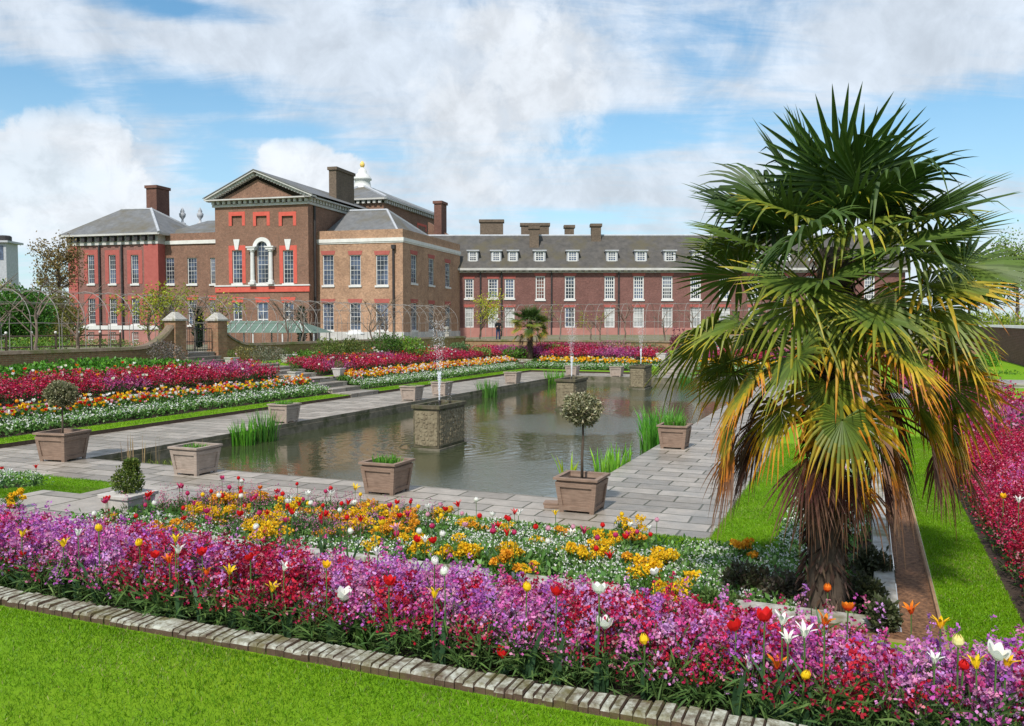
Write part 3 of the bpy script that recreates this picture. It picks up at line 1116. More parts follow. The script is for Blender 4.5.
planter('wooden_planter', 'dark brown planter holding the ball headed bush at the left corner', -0.35, 12.35, 'wood', 1.12, 0.15)
standard_tree(-0.35, 12.35, 'olive ball headed bush on a thin stem left of the pond', .78, .36, OLIVE)
planter('wooden_planter', 'reddish brown planter holding the variegated bush at the near right corner', -0.80, -0.55, 'wood', 1.0)
standard_tree(-0.80, -0.55, 'variegated ball headed bush on a tall stem before the water', .98, .33, OLIVE + [(0.5, 0.47, 0.3)])


# painted tubs with box balls
def box_tub(label, l2, a, b, z, s=0.8, r=.2, two=False, cols=None):
    t = empty('white_tub', G(a, b, z), GROT, label, 'planter', 'pale tubs with clipped box')
    mb = MB()
    w0, w1, h = .24 * s, .31 * s, .5 * s
    o4 = lambda q, zz: [(-q, -q, zz), (q, -q, zz), (q, q, zz), (-q, q, zz)]
    mb.hexa(o4(w0, 0.03), o4(w1, h)); mb.build('tub', M['white_tub'], t, bevel=.008)
    mb = MB()
    mb.hexa(o4(w1 + .025, h + .002), o4(w1 + .03, h + .055)); mb.build('rim', M['white_tub'], t, bevel=.006)
    mb = MB(); mb.box(-w0 + .01, w0 - .01, -w0 + .01, w0 - .01, 0, .028); mb.build('foot', M['wood'], t)
    s2 = Soup()
    cc = cols or [(0.06, 0.10, 0.015), (0.09, 0.14, 0.02), (0.14, 0.18, 0.03)]
    leafball(s2, (0, 0, r * .8), r, 1500 if two else 500, .045, .026, cc, .95, .3, .3)
    if two: leafball(s2, (0.05, -.02, r * 1.85), r * .5, 800, .045, .026, cc, .95, .3, .3)
    o = s2.build('clipped_box', M['leaf'], None, G(a, b, z + h + .05), GROT)
    tag(o, l2, 'clipped bush', 'clipped box balls in pale tubs')



# ------------------------------------------------------------------ flowers
def gpos(a, b, dz=0.0):
    a = np.asarray(a, float); b = np.asarray(b, float)
    return GO + a[:, None] * GL + b[:, None] * GP + (gz(a, b) + dz)[:, None] * UP


def scatter(n, a0, a1, b0, b1, gaps=()):
    a = rng.uniform(a0, a1, n); b = rng.uniform(b0, b1, n)
    k = np.ones(n, bool)
    for (c0, c1, d0, d1) in gaps:
        k &= ~((a > c0) & (a < c1) & (b > d0) & (b < d1))
    return a[k], b[k]


MIDGAP = (16.15, 18.65, -99, 99)
ENDGAP = (-99, 99, 4.75, 7.25)


def wallflowers(s, a, b, h, K, size, colfn, leaves=14, leaf=(0.075, 0.013), rad=0.05, petals=2, low=0.42, lcol=None):
    """upright plants: a leafy lower half under a spike of small four petalled florets"""
    n = len(a)
    base = gpos(a, b)
    hh = h * rng.uniform(.72, 1.18, n)
    lean = rng.normal(0, .09, (n, 2))
    col = colfn(a, b)
    # florets
    rep = np.repeat(np.arange(n), K)
    f = low + (1 - low) * rng.random(len(rep)) ** 0.8
    an = rng.uniform(0, 6.283, len(rep))
    rr_ = rad * np.sqrt(rng.random(len(rep))) * (1.15 - .75 * (f - low) / (1 - low)) * 1.5
    p = base[rep] + np.stack([np.cos(an) * rr_ + lean[rep, 0] * hh[rep] * f, np.sin(an) * rr_ + lean[rep, 1] * hh[rep] * f, hh[rep] * f], 1)
    cc = jit(col[rep], len(rep), .3, .1)
    fleck = rng.random(len(rep)) < .13
    cc[fleck] = cc[fleck] * .55 + np.array([.34, .20, .22])
    for q in range(petals):
        d = rdir(len(rep), .35)
        s.add(blades(p, d, size * rng.uniform(.7, 1.3, len(rep)), size * .85), cc * rng.uniform(.85, 1.15, (len(rep), 1)))
    # leaves
    if leaves:
        rep = np.repeat(np.arange(n), leaves)
        f = rng.random(len(rep)) * (low + .22)
        p = base[rep] + np.stack([lean[rep, 0] * hh[rep] * f, lean[rep, 1] * hh[rep] * f, hh[rep] * f], 1) + rng.normal(0, rad * .35, (len(rep), 3)) * np.array([1, 1, 0])
        s.add(blades(p, rdir(len(rep), .75), leaf[0] * rng.uniform(.6, 1.4, len(rep)), leaf[1], .1), jit(pick(lcol or [(.035, .075, .02), (.055, .105, .03), (.08, .13, .035)], len(rep)), len(rep), .3))


def stuff(s, name, label, cat, mat='petal', **k):
    o = s.build(name, M[mat])
    tag(o, label, cat, kind='stuff', **k)
    return o


PURPLE = np.array([(.44, .12, .46), (.50, .19, .52), (.58, .29, .58), (.46, .08, .34), (.62, .25, .47), (.55, .13, .38), (.52, .06, .24)])
CRIM = np.array([(.42, .012, .075), (.34, .008, .04), (.50, .03, .11), (.55, .02, .045), (.24, .006, .03)])


def patch_cols(thr, seed):
    def fn(a, b):
        n = len(a)
        k = .62 * vnoise(a, b, 1.6, seed) + .40 * vnoise(a, b, 4.7, seed + 1) + rng.normal(0, .2, n)
        m = k > thr
        out = pick(PURPLE, n)
        out[m] = pick(CRIM, m.sum())
        return out
    return fn


# near bank: purple with crimson drifts
s = Soup()
a, b = scatter(2700, -10.0, -8.5, -8.4, 7.6)
wallflowers(s, a, b, .455 * (.82 + .3 * vnoise(a, b, 2.1, 8)), 30, .023, patch_cols(.64, 3), 20, (.11, .013), .062, 3, .48)
a, b = scatter(640, -8.55, -8.1, -3.3, 7.6)
wallflowers(s, a, b, .44, 30, .023, patch_cols(.64, 3), 16, (.11, .013), .062, 3, .48)
# taller single spires
a, b = scatter(420, -9.9, -8.3, -8.2, 7.6)
wallflowers(s, a, b, .60, 14, .020, patch_cols(.75, 3), 8, (.10, .012), .03, 3, .62)
# the bare leafy fringe against the kerb with crimson low heads
a, b = scatter(1000, -10.08, -9.85, -8.0, 7.0)
wallflowers(s, a, b, .32, 13, .022, patch_cols(.46, 3), 22, (.14, .013), .055, 3, .45, [(.06, .12, .03), (.09, .165, .045), (.12, .2, .05)])
stuff(s, 'wallflowers', 'purple and crimson wallflowers massed behind the lichened brick kerb', 'wallflowers')

# crimson banks on the other three sides
CR2 = lambda lo: (lambda a, b: np.where((vnoise(a, b, .9, 5) + rng.normal(0, .1, len(a)) > lo)[:, None], pick(CRIM * 1.05, len(a)), pick([(.44, .07, .24), (.40, .045, .16), (.38, .08, .24)], len(a))))
s = Soup()
L = OFF['left']; Fo = OFF['far']; Ro = OFF['right']
a, b = scatter(7200, -6, A1 + Fo[5], B1 + L[5] + .1, B1 + L[6] - .1, [MIDGAP])
wallflowers(s, a, b, .50, 9, .062, CR2(.30), 5, (.13, .035), .09, 1, .34)
stuff(s, 'wallflowers', 'long crimson wallflower bank below the green herbs on the left side', 'wallflowers')
s = Soup()
a, b = scatter(4200, A1 + Fo[5] + .1, A1 + Fo[6] - .1, -8, B1 + L[6], [ENDGAP])
wallflowers(s, a, b, .5, 8, .085, CR2(.4), 4, (.15, .04), .1, 1, .34)
stuff(s, 'wallflowers', 'crimson and rose wallflower band across the far end behind the yellow tulips', 'wallflowers')
s = Soup()
a, b = scatter(3800, -8.4, 3.0, -Ro[6] + .1, -Ro[5] - .08)
CR3 = lambda a, b: np.where((vnoise(a, b, 1.0, 5) - .12 * (a + 2) / 6 - .25 * (-b - 6.4) + rng.normal(0, .08, len(a)) > -.08)[:, None], pick(CRIM, len(a)), pick(PURPLE * np.array([1.2, .9, .9]), len(a)))
wallflowers(s, a, b, .42, 22, .024, CR3, 10, (.1, .018), .065, 2, .22)
a, b = scatter(2600, 3.0, A1, -Ro[6] + .1, -Ro[5] - .1, [MIDGAP])
wallflowers(s, a, b, .48, 9, .06, CR2(.45), 4, (.13, .035), .09, 1, .3)
stuff(s, 'wallflowers', 'crimson wallflowers with magenta tops on the bank right of the grass path', 'wallflowers')
# second crimson patch high by the far wall
s = Soup()
a, b = scatter(900, A1 + 9.3, A1 + 10.6, 12.5, 17.5)
wallflowers(s, a, b, .55, 8, .085, lambda a, b: pick([(.36, .03, .09), (.30, .02, .05), (.42, .07, .14)], len(a)), 4, (.15, .04), .1, 1, .3)
stuff(s, 'wallflowers', 'dull crimson flower patch just under the far wall by the visitor', 'wallflowers')


# low white edging and yellow cushions
def edging(s, a, b, h, L, cols, flowers, fsz, fcol, k=6, m=5):
    n = len(a)
    p = np.repeat(gpos(a, b), k, 0); r = len(p)
    p = p + np.stack([rng.normal(0, .05, r), rng.normal(0, .05, r), rng.random(r) * h], 1)
    s.add(blades(p, rdir(r, .5), L * rng.uniform(.6, 1.3, r), L * .5), jit(pick(cols, r), r, .3))
    if flowers:
        p = np.repeat(gpos(a, b), m, 0); r = len(p)
        p = p + np.stack([rng.normal(0, .05, r), rng.normal(0, .05, r), h * (.65 + .5 * rng.random(r))], 1)
        keep = rng.random(r) < flowers
        p = p[keep]; r = len(p)
        for q in range(2):
            s.add(blades(p, rdir(r, .6), fsz * rng.uniform(.7, 1.2, r), fsz), jit(pick(fcol, r), r, .12, .04))


WHITE = [(.80, .80, .76), (.74, .76, .70), (.82, .78, .74)]
EDG = [(.08, .19, .035), (.13, .27, .06), (.21, .35, .11)]
s = Soup()
a, b = scatter(3600, -4, A1 + Fo[2], B1 + L[2] + .05, B1 + L[2] + .75, [MIDGAP])
edging(s, a, b, .26, .10, EDG, .32, .045, WHITE, 8, 5)
stuff(s, 'edging_plants', 'white flowered green edging along the left bed beside the grass strip', 'edging flowers')
s = Soup()
a, b = scatter(2200, A1 + Fo[2] + .05, A1 + Fo[2] + .8, -4, B1 + L[2], [ENDGAP])
edging(s, a, b, .25, .13, EDG, .45, .05, WHITE, 6, 3)
stuff(s, 'edging_plants', 'pale green edging across the far bed below the yellow tulips', 'edging flowers')
s = Soup()
a, b = scatter(2600, -6.7, -3.4, -2.9, 1.9)
k = vnoise(a, b, 1.9, 9) > .46
edging(s, a[k], b[k], .20, .055, EDG, .5, .022, WHITE, 11, 8)
a, b = scatter(1500, -6.7, -3.4, 1.9, 4.6)
k = vnoise(a, b, 1.5, 9) > .55
edging(s, a[k], b[k], .20, .055, EDG, .4, .022, WHITE, 9, 8)
a, b = scatter(900, -6.6, -3.4, -4.6, -2.9)
edging(s, a, b, .18, .05, EDG, .5, .022, WHITE, 8, 7)
a, b = scatter(1500, -3.3, 6.0, -5.0, -4.0)
edging(s, a, b, .22, .06, EDG, .6, .025, WHITE, 8, 7)
stuff(s, 'edging_plants', 'white starry cushion flowers in the lower bed behind the purple wallflowers', 'edging flowers')
s = Soup()
a, b = scatter(1500, -6.6, -3.35, 9.0, 12.5)
edging(s, a, b, .24, .06, EDG, .22, .028, WHITE, 10, 6)
stuff(s, 'edging_plants', 'green cushion plants with white flowers at the left end of the near beds', 'edging flowers')

# general leaf cover under the tulips
s = Soup()
a, b = scatter(5200, -6.75, -3.4, -4.9, 4.7)
edging(s, a, b, .20, .08, GREEN + EDG, 0, 0, WHITE, 5)
a, b = scatter(9000, -4, A1 + 5, B1 + L[2] + .7, B1 + L[3] - .05, [MIDGAP])
edging(s, a, b, .25, .13, GREEN, 0, 0, WHITE, 5)
a, b = scatter(4000, A1 + Fo[2] + .7, A1 + Fo[3], -4.5, B1 + 4, [ENDGAP])
edging(s, a, b, .25, .15, GREEN, 0, 0, WHITE, 5)
a, b = scatter(2500, -3.3, 15, -5.05, -4.0)
edging(s, a, b, .2, .09, GREEN + EDG, 0, 0, WHITE, 5)
stuff(s, 'bed_foliage', 'green leaf cover filling the tulip beds round the pond', 'foliage', 'leaf')


# yellow and orange clumps: each clump is a plant of its own
def clump(label, u, v, r, cols, n=420, h=.3, size=.026, cat='yellow flowers', grp='clumps of yellow wallflowers in the lower bed'):
    q = hit(u, v, h)
    if not q: return
    a, b, z = q
    o = link('yellow_wallflower', clump_mesh(r, cols, n, h, size), None, G(a, b, float(gz(a, b))), GROT)
    tag(o, label, cat, grp)


yproto = {}


def clump_mesh(r, cols, n, h, size):
    s = Soup()
    c = rng.normal(0, r * .45, (9, 3)) * np.array([1, 1, .3]) + UP * (h * rng.uniform(.65, 1.15, 9))[:, None]
    d = rdir(n, .3)
    p = c[rng.integers(0, 9, n)] + d * (r * .42 * (.5 + .5 * rng.random(n)))[:, None] * np.array([1, 1, .6])
    for k in range(2):
        s.add(blades(p, rdir(n, .5), size * rng.uniform(.7, 1.3, n), size), jit(pick(cols, n), n, .2, .07))
    m = 260
    p = rdir(m) * (r * rng.random(m) ** .5)[:, None] * np.array([1, 1, .4]) + UP * (h * rng.random(m))[:, None] * .85
    s.add(blades(p, rdir(m, .6), .09, .018), jit(pick(GREEN, m), m))
    return s.mesh('yellow_wallflower', M['petal'])


YEL = [(.80, .50, .015), (.85, .58, .02), (.75, .42, .01)]
ORA = [(.80, .36, .02), (.80, .45, .03), (.7, .28, .02)]
cl = [(262, 530, .22, YEL, 'sunny yellow clump at the left beside the white tulip'), (281, 517, .22, YEL, 'yellow clump behind the pink spikes on the left'),
      (398, 527, .2, ORA, 'amber clump above the middle of the purple wallflowers'), (406, 516, .18, ORA, 'amber clump nearest the centre planter'),
      (455, 545, .2, YEL, 'yellow clump just right of the leaning white tulips'), (598, 548, .16, YEL, 'small yellow clump at the front of the white cushions'),
      (664, 550, .22, YEL, 'bright yellow clump closest to the grass strip, right of the red tulips'), (648, 570, .2, YEL, 'yellow clump under the large white tulip'),
      (675, 583, .22, YEL, 'yellow clump with dark centre nearest the palm side'), (745, 547, .14, ORA, 'amber clump left of the palm trunk'),
      (503, 555, .14, ORA, 'orange clump among the red tulips'), (868, 495, .14, YEL, 'yellow clump seen right of the palm trunk'),
      (815, 507, .15, YEL, 'yellow clump seen behind the palm trunk'), (634, 555, .13, ORA, 'small amber clump among the white cushions'),
      (170, 529, .16, ORA, 'amber clump next to the white tub'), (12, 495, .14, YEL, 'yellow clump at the left edge of the photo')]
for u, v, r, cols, lab in cl:
    clump(lab, u, v, r, cols)

n_ = 0
for k in range(150):
    if n_ >= 56: break
    a_, b_ = random.uniform(-6.5, -3.6), random.uniform(-2.6, 4.5)
    amber = random.random() < .42
    if not yproto.get(amber):
        yproto[amber] = [clump_mesh(random.uniform(.13, .2), ORA if amber else YEL, 330, .26, .024) for _ in range(4)]
    o = link('yellow_wallflower', random.choice(yproto[amber]), None, G(a_, b_, float(gz(a_, b_))), random.uniform(0, 6.28))
    f = random.uniform(.7, 1.15); o.scale = (f, f, f * random.uniform(.8, 1.15))
    tag(o, ('small amber clump' if amber else 'small yellow clump') + ' mixed through the lower bed of tulips', 'yellow flowers', ('small amber' if amber else 'small yellow') + ' clumps in the lower bed')
    n_ += 1

# pinkish seed spikes mixed into the lower bed
s = Soup()
a, b = scatter(520, -6.5, -3.5, 2.0, 4.6)
k = vnoise(a, b, 1.7, 2) > .45
wallflowers(s, a[k], b[k], .46, 12, .017, lambda a, b: pick([(.5, .16, .25), (.42, .10, .22), (.55, .25, .3), (.4, .14, .3)], len(a)), 18, (.10, .013), .04, 2, .35)
a, b = scatter(160, -6.3, -3.6, .6, 2.0)
wallflowers(s, a, b, .42, 10, .017, lambda a, b: pick([(.5, .16, .25), (.45, .12, .35)], len(a)), 22, (.12, .013), .04, 2, .4)
stuff(s, 'wallflowers', 'pink flower spikes standing in the lower bed before the paving', 'wallflowers')


# tulips ------------------------------------------------------------
def tulip_bloom(shape, cols):
    """six petals of a cup; returns a mesh with own colours"""
    s = Soup()
    prof = {'closed': ([0, .35, .7, 1], [.012, .030, .027, .010], [.30, .62, .52, .08], .068),
            'open': ([0, .35, .7, 1], [.012, .033, .040, .044], [.30, .62, .55, .12], .060),
            'lily': ([0, .4, .75, 1], [.010, .022, .030, .062], [.25, .50, .36, .03], .072)}[shape]
    ts, rs, ws, H = prof
    m = 6
    for k in range(6):
        ph = k * math.pi / 3
        inner = .86 if k % 2 else 1.0
        g = []
        for i in range(m + 1):
            t = i / m
            r = np.interp(t, ts, rs) * inner; w = np.interp(t, ts, ws) * 1.05
            row = [(r * (1 + .06 * (abs(x) - .5)) * math.cos(ph + x * w), r * math.sin(ph + x * w), H * t * (1 - .04 * abs(x)) * (1.0 if k % 2 else .97)) for x in (-1, 0, 1)]
            g.append(row)
        q, c = [], []
        for i in range(m):
            for j in range(2):
                q.append([g[i][j], g[i][j + 1], g[i + 1][j + 1], g[i + 1][j]])
                t = (i + .5) / m
                c.append(np.array(cols[0]) * (1 - t) + np.array(cols[1]) * t)
        s.add(np.array(q), np.array(c))
    return s.mesh('bloom', M['petal'])


def tulip_stalk():
    s = Soup()
    n = 5
    for i in range(n):
        z0, z1 = i / n * .36, (i + 1) / n * .36
        x0, x1 = .02 * math.sin(z0 * 6), .02 * math.sin(z1 * 6)
        for k in range(4):
            a0, a1 = k * 1.571, (k + 1) * 1.571
            r = .0045
            s.add(np.array([[(x0 + r * math.cos(a0), r * math.sin(a0), z0), (x0 + r * math.cos(a1), r * math.sin(a1), z0), (x1 + r * math.cos(a1), r * math.sin(a1), z1), (x1 + r * math.cos(a0), r * math.sin(a0), z1)]]), (.10, .2, .05))
    tuft(s, 0, 0, 0, 4, .26, .015, .032, [(.07, .16, .06), (.09, .19, .07)], .8)
    return s.mesh('stalk', M['leaf'])


TC = {'red': [(.60, .01, .012), (.66, .015, .015)], 'white': [(.78, .80, .66), (.84, .83, .80)], 'yellow': [(.85, .52, .01), (.86, .60, .02)],
      'flame': [(.70, .02, .01), (.82, .26, .015)], 'orange': [(.80, .25, .012), (.82, .36, .02)], 'magenta': [(.5, .02, .10), (.55, .05, .16)],
      'pink': [(.72, .42, .50), (.70, .30, .42)], 'gold': [(.85, .40, .01), (.85, .52, .01)], 'pale': [(.84, .80, .5), (.84, .72, .2)]}
BL = {}
STALK = tulip_stalk()


def tulip(P, top, colour, shape='closed', size=1.0, label='', group=None, tilt=.15):
    h = top - P[2]
    o = link('tulip', STALK, None, P, rng.uniform(0, 6.28))
    k = max(h, .06) / .36
    o.scale = (1, 1, k)
    tag(o, label, 'tulip', group)
    key = (shape, colour)
    if key not in BL: BL[key] = tulip_bloom(shape, TC[colour])
    bl = link('bloom', BL[key], o)
    bl.location = (.02 * math.sin(.36 * 6), 0, .355)
    bl.rotation_euler = (rng.normal(0, tilt), rng.normal(0, tilt), rng.uniform(0, 6.28))
    bl.scale = (size, size, size / k)


LONE = [  # u, v, colour, shape, size, words
    (22, 532, 'yellow', 'lily', 1.3, 'yellow lily tulip above a red one at the left of the purple bed'), (20, 551, 'red', 'open', 1.0, 'red tulip under the yellow lily tulip at the left'),
    (64, 541, 'yellow', 'lily', 1.3, 'yellow lily tulip below the painted tub'), (95, 512, 'white', 'closed', 1.3, 'round white tulip against the painted tub'),
    (96, 526, 'yellow', 'closed', 1.3, 'yellow tulip right under the white one at the tub'), (76, 530, 'white', 'lily', 1.1, 'ragged white tulip left of the tub'),
    (137, 540, 'yellow', 'closed', 1.3, 'yellow tulip right of the tub among purple flowers'), (136, 513, 'red', 'closed', 1.1, 'deep red tulip against the grey paving by the tub'),
    (160, 511, 'white', 'lily', 1.1, 'slim white tulip standing against the paving'), (183, 515, 'red', 'open', 1.0, 'red tulip leaning at the edge of the paving'),
    (206, 515, 'magenta', 'closed', 1.0, 'dark pink tulip at the back left of the lower bed'), (179, 547, 'white', 'lily', 1.3, 'starry white tulip left of the fringed yellow'),
    (178, 536, 'yellow', 'lily', 1.1, 'yellow tulip above the starry white one'), (168, 557, 'flame', 'lily', 1.2, 'red and yellow tulip left of centre in purple'),
    (157, 552, 'red', 'open', 1.2, 'broad red tulip left of the flame tulip'), (200, 549, 'red', 'open', 1.2, 'red tulip at the top edge of the purple bed left'),
    (206, 571, 'flame', 'lily', 1.2, 'low flame tulip in the middle of the purple left part'), (231, 569, 'yellow', 'lily', 1.2, 'narrow yellow lily tulip between two flames'),
    (250, 555, 'red', 'open', 1.2, 'red tulip above the yellow lily tulip'), (255, 525, 'white', 'closed', 1.4, 'fat white tulip before the yellow clump'),
    (286, 565, 'white', 'lily', 1.1, 'white ragged tulip in the middle left'), (270, 587, 'yellow', 'lily', 1.3, 'yellow star tulip low in the purple mass'),
    (328, 561, 'gold', 'open', 1.0, 'golden tulip at the top of the purple bed centre'), (342, 595, 'white', 'open', 1.9, 'large open white tulip with a dark heart in the purple bed'),
    (389, 580, 'red', 'open', 1.4, 'big red tulip at the centre of the purple bed'), (435, 591, 'yellow', 'lily', 1.3, 'yellow star tulip right of the big red one'),
    (437, 558, 'white', 'closed', 1.4, 'white tulip behind the yellow star tulip'), (443, 568, 'white', 'closed', 1.3, 'drooping white tulip beside its taller twin'),
    (379, 549, 'white', 'lily', 1.2, 'spidery white tulip in the lower bed centre'), (370, 546, 'yellow', 'lily', 1.2, 'yellow tulip left of the spidery white one'),
    (503, 651, 'red', 'open', 1.5, 'large low red tulip near the brick kerb'), (529, 585, 'yellow', 'closed', 1.3, 'upright yellow tulip before the white cushions'),
    (558, 590, 'red', 'open', 1.3, 'scarlet tulip right of the upright yellow one'), (598, 586, 'white', 'open', 1.5, 'big white tulip at the top of the purple bed right'),
    (605, 623, 'white', 'open', 1.6, 'big white tulip in the middle of the purple right part'), (645, 637, 'yellow', 'closed', 1.3, 'slanting yellow tulip low on the right'),
    (528, 627, 'red', 'open', 1.2, 'red tulip half sunk in the purple flowers'), (655, 569, 'white', 'open', 1.3, 'wide white tulip inside the yellow clumps'),
    (738, 625, 'red', 'open', 1.5, 'crimson tulip left of the palm foot'), (768, 615, 'red', 'open', 1.6, 'pair topping red tulip before the palm foot'),
    (779, 618, 'white', 'lily', 1.3, 'slim white tulip next to the red one before the palm'), (787, 635, 'white', 'lily', 1.2, 'white tulip pointing up among purple below the palm'),
    (801, 630, 'white', 'lily', 1.4, 'starry white tulip directly below the palm trunk'), (826, 585, 'flame', 'closed', 1.4, 'striped red and yellow tulip before the palm trunk'),
    (851, 605, 'flame', 'open', 1.4, 'scarlet and yellow tulip right of the striped one'), (821, 618, 'flame', 'lily', 1.2, 'orange tulip lying over below the palm trunk'),
    (909, 608, 'flame', 'lily', 1.4, 'flame tulip by the end of the bark strip'), (937, 621, 'gold', 'lily', 1.3, 'golden tulip against the grass path'),
    (957, 640, 'pale', 'closed', 1.4, 'cream and yellow tulip on the right'), (974, 660, 'yellow', 'lily', 1.3, 'yellow tulip beside a red one on the right'),
    (967, 663, 'red', 'closed', 1.2, 'red tulip tucked behind the right yellow tulip'), (998, 651, 'white', 'open', 1.7, 'large white tulip near the right edge'),
    (1010, 660, 'gold', 'lily', 1.2, 'golden tulip at the right edge below the white one'), (779, 664, 'flame', 'lily', 1.4, 'flame tulip low among the purple flowers right'),
    (806, 672, 'yellow', 'closed', 1.2, 'yellow tulip low among the purple flowers right'), (752, 663, 'white', 'lily', 1.2, 'pale starry tulip among purple right of centre'),
    (935, 655, 'white', 'lily', 1.0, 'small whitish tulip left of the cream one'), (1003, 494, 'gold', 'open', 1.2, 'golden tulip in the crimson bank'),
    (1017, 498, 'white', 'lily', 1.3, 'white tulip in the crimson bank'), (289, 503, 'red', 'closed', 1.1, 'tall red tulip over the left yellow clumps'),
    (290, 510, 'red', 'open', 1.0, 'red tulip just under the tallest one'), (323, 503, 'red', 'closed', 1.0, 'red tulip beside the white tulip at the back'),
    (338, 508, 'white', 'closed', 1.2, 'white tulip at the back of the lower bed'), (349, 515, 'red', 'closed', 1.2, 'dark red tulip right of the back white tulip'),
    (415, 537, 'red', 'open', 1.3, 'wide red tulip beside small white ones'), (427, 537, 'white', 'lily', 1.1, 'white tulip beside the wide red one')]
for u, v, c, sh, sz, lab in LONE:
    q = hit(u, v + 2, .60)
    if q is None: continue
    a, b, z = q
    if ringpar(a, b) > 5.8 and a < -10.0:
        pass
    g0 = float(gz(a, b))
    tulip(G(a, b, g0), z - .02, c, sh, sz * .70, lab, 'tulips standing in the near flower beds')


def drift(n, a0, a1, b0, b1, cols, p, label, group, h=.36, size=1.0, gaps=(), shape=None):
    a, b = scatter(n, a0, a1, b0, b1, gaps)
    z = gz(a, b)
    for i in range(len(a)):
        c = str(rng.choice(cols, p=p))
        tulip(G(a[i], b[i], z[i]), z[i] + h * rng.uniform(.75, 1.15), c, shape or str(rng.choice(['closed', 'closed', 'open', 'lily'])), size * rng.uniform(.85, 1.15),
              label % {'magenta': 'dark pink', 'flame': 'red and yellow', 'pale': 'cream', 'gold': 'golden'}.get(c, c), (group % {'magenta': 'dark pink', 'flame': 'red and yellow', 'pale': 'cream', 'gold': 'golden'}.get(c, c)))


drift(78, -6.6, -3.5, -2.8, 2.0, ['red', 'white', 'magenta', 'pink', 'yellow'], [.38, .2, .14, .18, .1], '%s tulip among the white cushions of the lower bed', '%s tulips in the lower bed', .42, 1.05)
drift(44, -6.6, -3.5, 2.0, 4.6, ['red', 'magenta', 'white', 'yellow', 'flame'], [.36, .24, .2, .1, .1], '%s tulip among the pink spikes of the lower bed', '%s tulips among the pink spikes', .46, 1.05)
drift(14, -6.4, -3.5, 9.0, 10.8, ['white', 'pink', 'red', 'yellow'], [.4, .25, .2, .15], '%s tulip in the bed at the left edge before the lawn', '%s tulips at the left edge', .36, .9)
drift(16, -2.5, 4.5, -4.95, -4.1, ['red', 'white', 'yellow', 'pink'], [.35, .25, .2, .2], '%s tulip in the bed behind the palm', '%s tulips behind the palm', .38, .95)
drift(110, -3.0, 15.9, B1 + L[2] + .72, B1 + L[3] - .05, ['orange', 'yellow', 'white', 'red', 'gold', 'pink'], [.17, .2, .23, .18, .1, .12], '%s tulip in the long left bed short of the gate steps', '%s tulips in the long left bed', .42, 1.6)


def far_tulips(n, a0, a1, b0, b1, cols, size, h, gaps=()):
    """bowls of six petals standing on stalks, too many and far to be told apart"""
    a, b = scatter(n, a0, a1, b0, b1, gaps)
    n = len(a)
    p = gpos(a, b)
    hh = h * rng.uniform(.7, 1.15, n)
    top = p + UP * hh[:, None]
    c = jit(pick(cols, n), n, .12, .05)
    s = FT
    for k in range(5):
        an = k * 1.257 + rng.uniform(0, 1, n)
        d = unit(np.stack([np.cos(an) * .55, np.sin(an) * .55, np.ones(n)], 1))
        s.add(blades(top, d, size * rng.uniform(.85, 1.15, n), size * .75), c * rng.uniform(.9, 1.1, (n, 1)))
    s.add(np.stack([p - GP * .005, p + GP * .005, top + GP * .005, top - GP * .005], 1), (.07, .16, .04))


TUL = [TC['orange'][0], TC['yellow'][0], TC['white'][1], TC['red'][0], TC['gold'][0], TC['pink'][0], TC['orange'][0], TC['white'][0], TC['red'][1], TC['yellow'][1]]
FT = Soup()
far_tulips(800, -3, 15.9, B1 + L[2] + .55, B1 + L[3] - .1, TUL, .085, .40)
far_tulips(1300, 18.9, A1 + 4.5, B1 + L[2] + .6, B1 + L[3], TUL[:5] + [TC['orange'][0], TC['white'][0], TC['yellow'][1], TC['pink'][0]], .10, .40)
stuff(FT, 'tulips', 'orange, yellow and white tulips filling the long left bed', 'tulips')
FT = Soup()
far_tulips(900, A1 + Fo[2] + .6, A1 + Fo[3], -4.5, B1 + 3.5, [TC['yellow'][0], TC['gold'][0], TC['yellow'][1], TC['orange'][1], TC['white'][0]], .12, .38, [ENDGAP])
stuff(FT, 'tulips', 'yellow tulips filling the bed across the far end of the pond', 'tulips')
FT = Soup()
far_tulips(170, -4, A1, B1 + L[5], B1 + L[6] + .2, [TC['white'][1], TC['red'][0], TC['orange'][0], TC['pink'][0], TC['white'][0]], .10, .62, [MIDGAP])
stuff(FT, 'tulips', 'scattered white and red tulips rising above the left crimson bank', 'tulips')

# grass ------------------------------------------------------------
def mown(name, label, a, b, z, h, w, cat='grass'):
    n = len(a)
    p = GO + a[:, None] * GL + b[:, None] * GP + np.asarray(z)[:, None] * UP
    s = Soup()
    k = np.clip(vnoise(a, b, 1.1, 4) * .5 + vnoise(a, b, 4.3, 6) * .3 + vnoise(a, b, 11., 7) * .2 + rng.normal(0, .12, n), 0, 1)
    c = np.array([(.085, .20, .004)]) * (1 - k[:, None]) + np.array([(.20, .38, .008)]) * k[:, None]
    dry = rng.random(n) < .03 + .10 * (vnoise(a, b, 2.3, 12) > .72)
    c[dry] = (.30, .30, .10)
    d = unit(np.stack([rng.normal(0, .55, n), rng.normal(0, .55, n), np.ones(n)], 1))
    s.add(blades(p, d, h * rng.uniform(.6, 1.3, n), w), jit(c, n, .3, .08))
    return stuff(s, name, label, cat, 'grassblade')


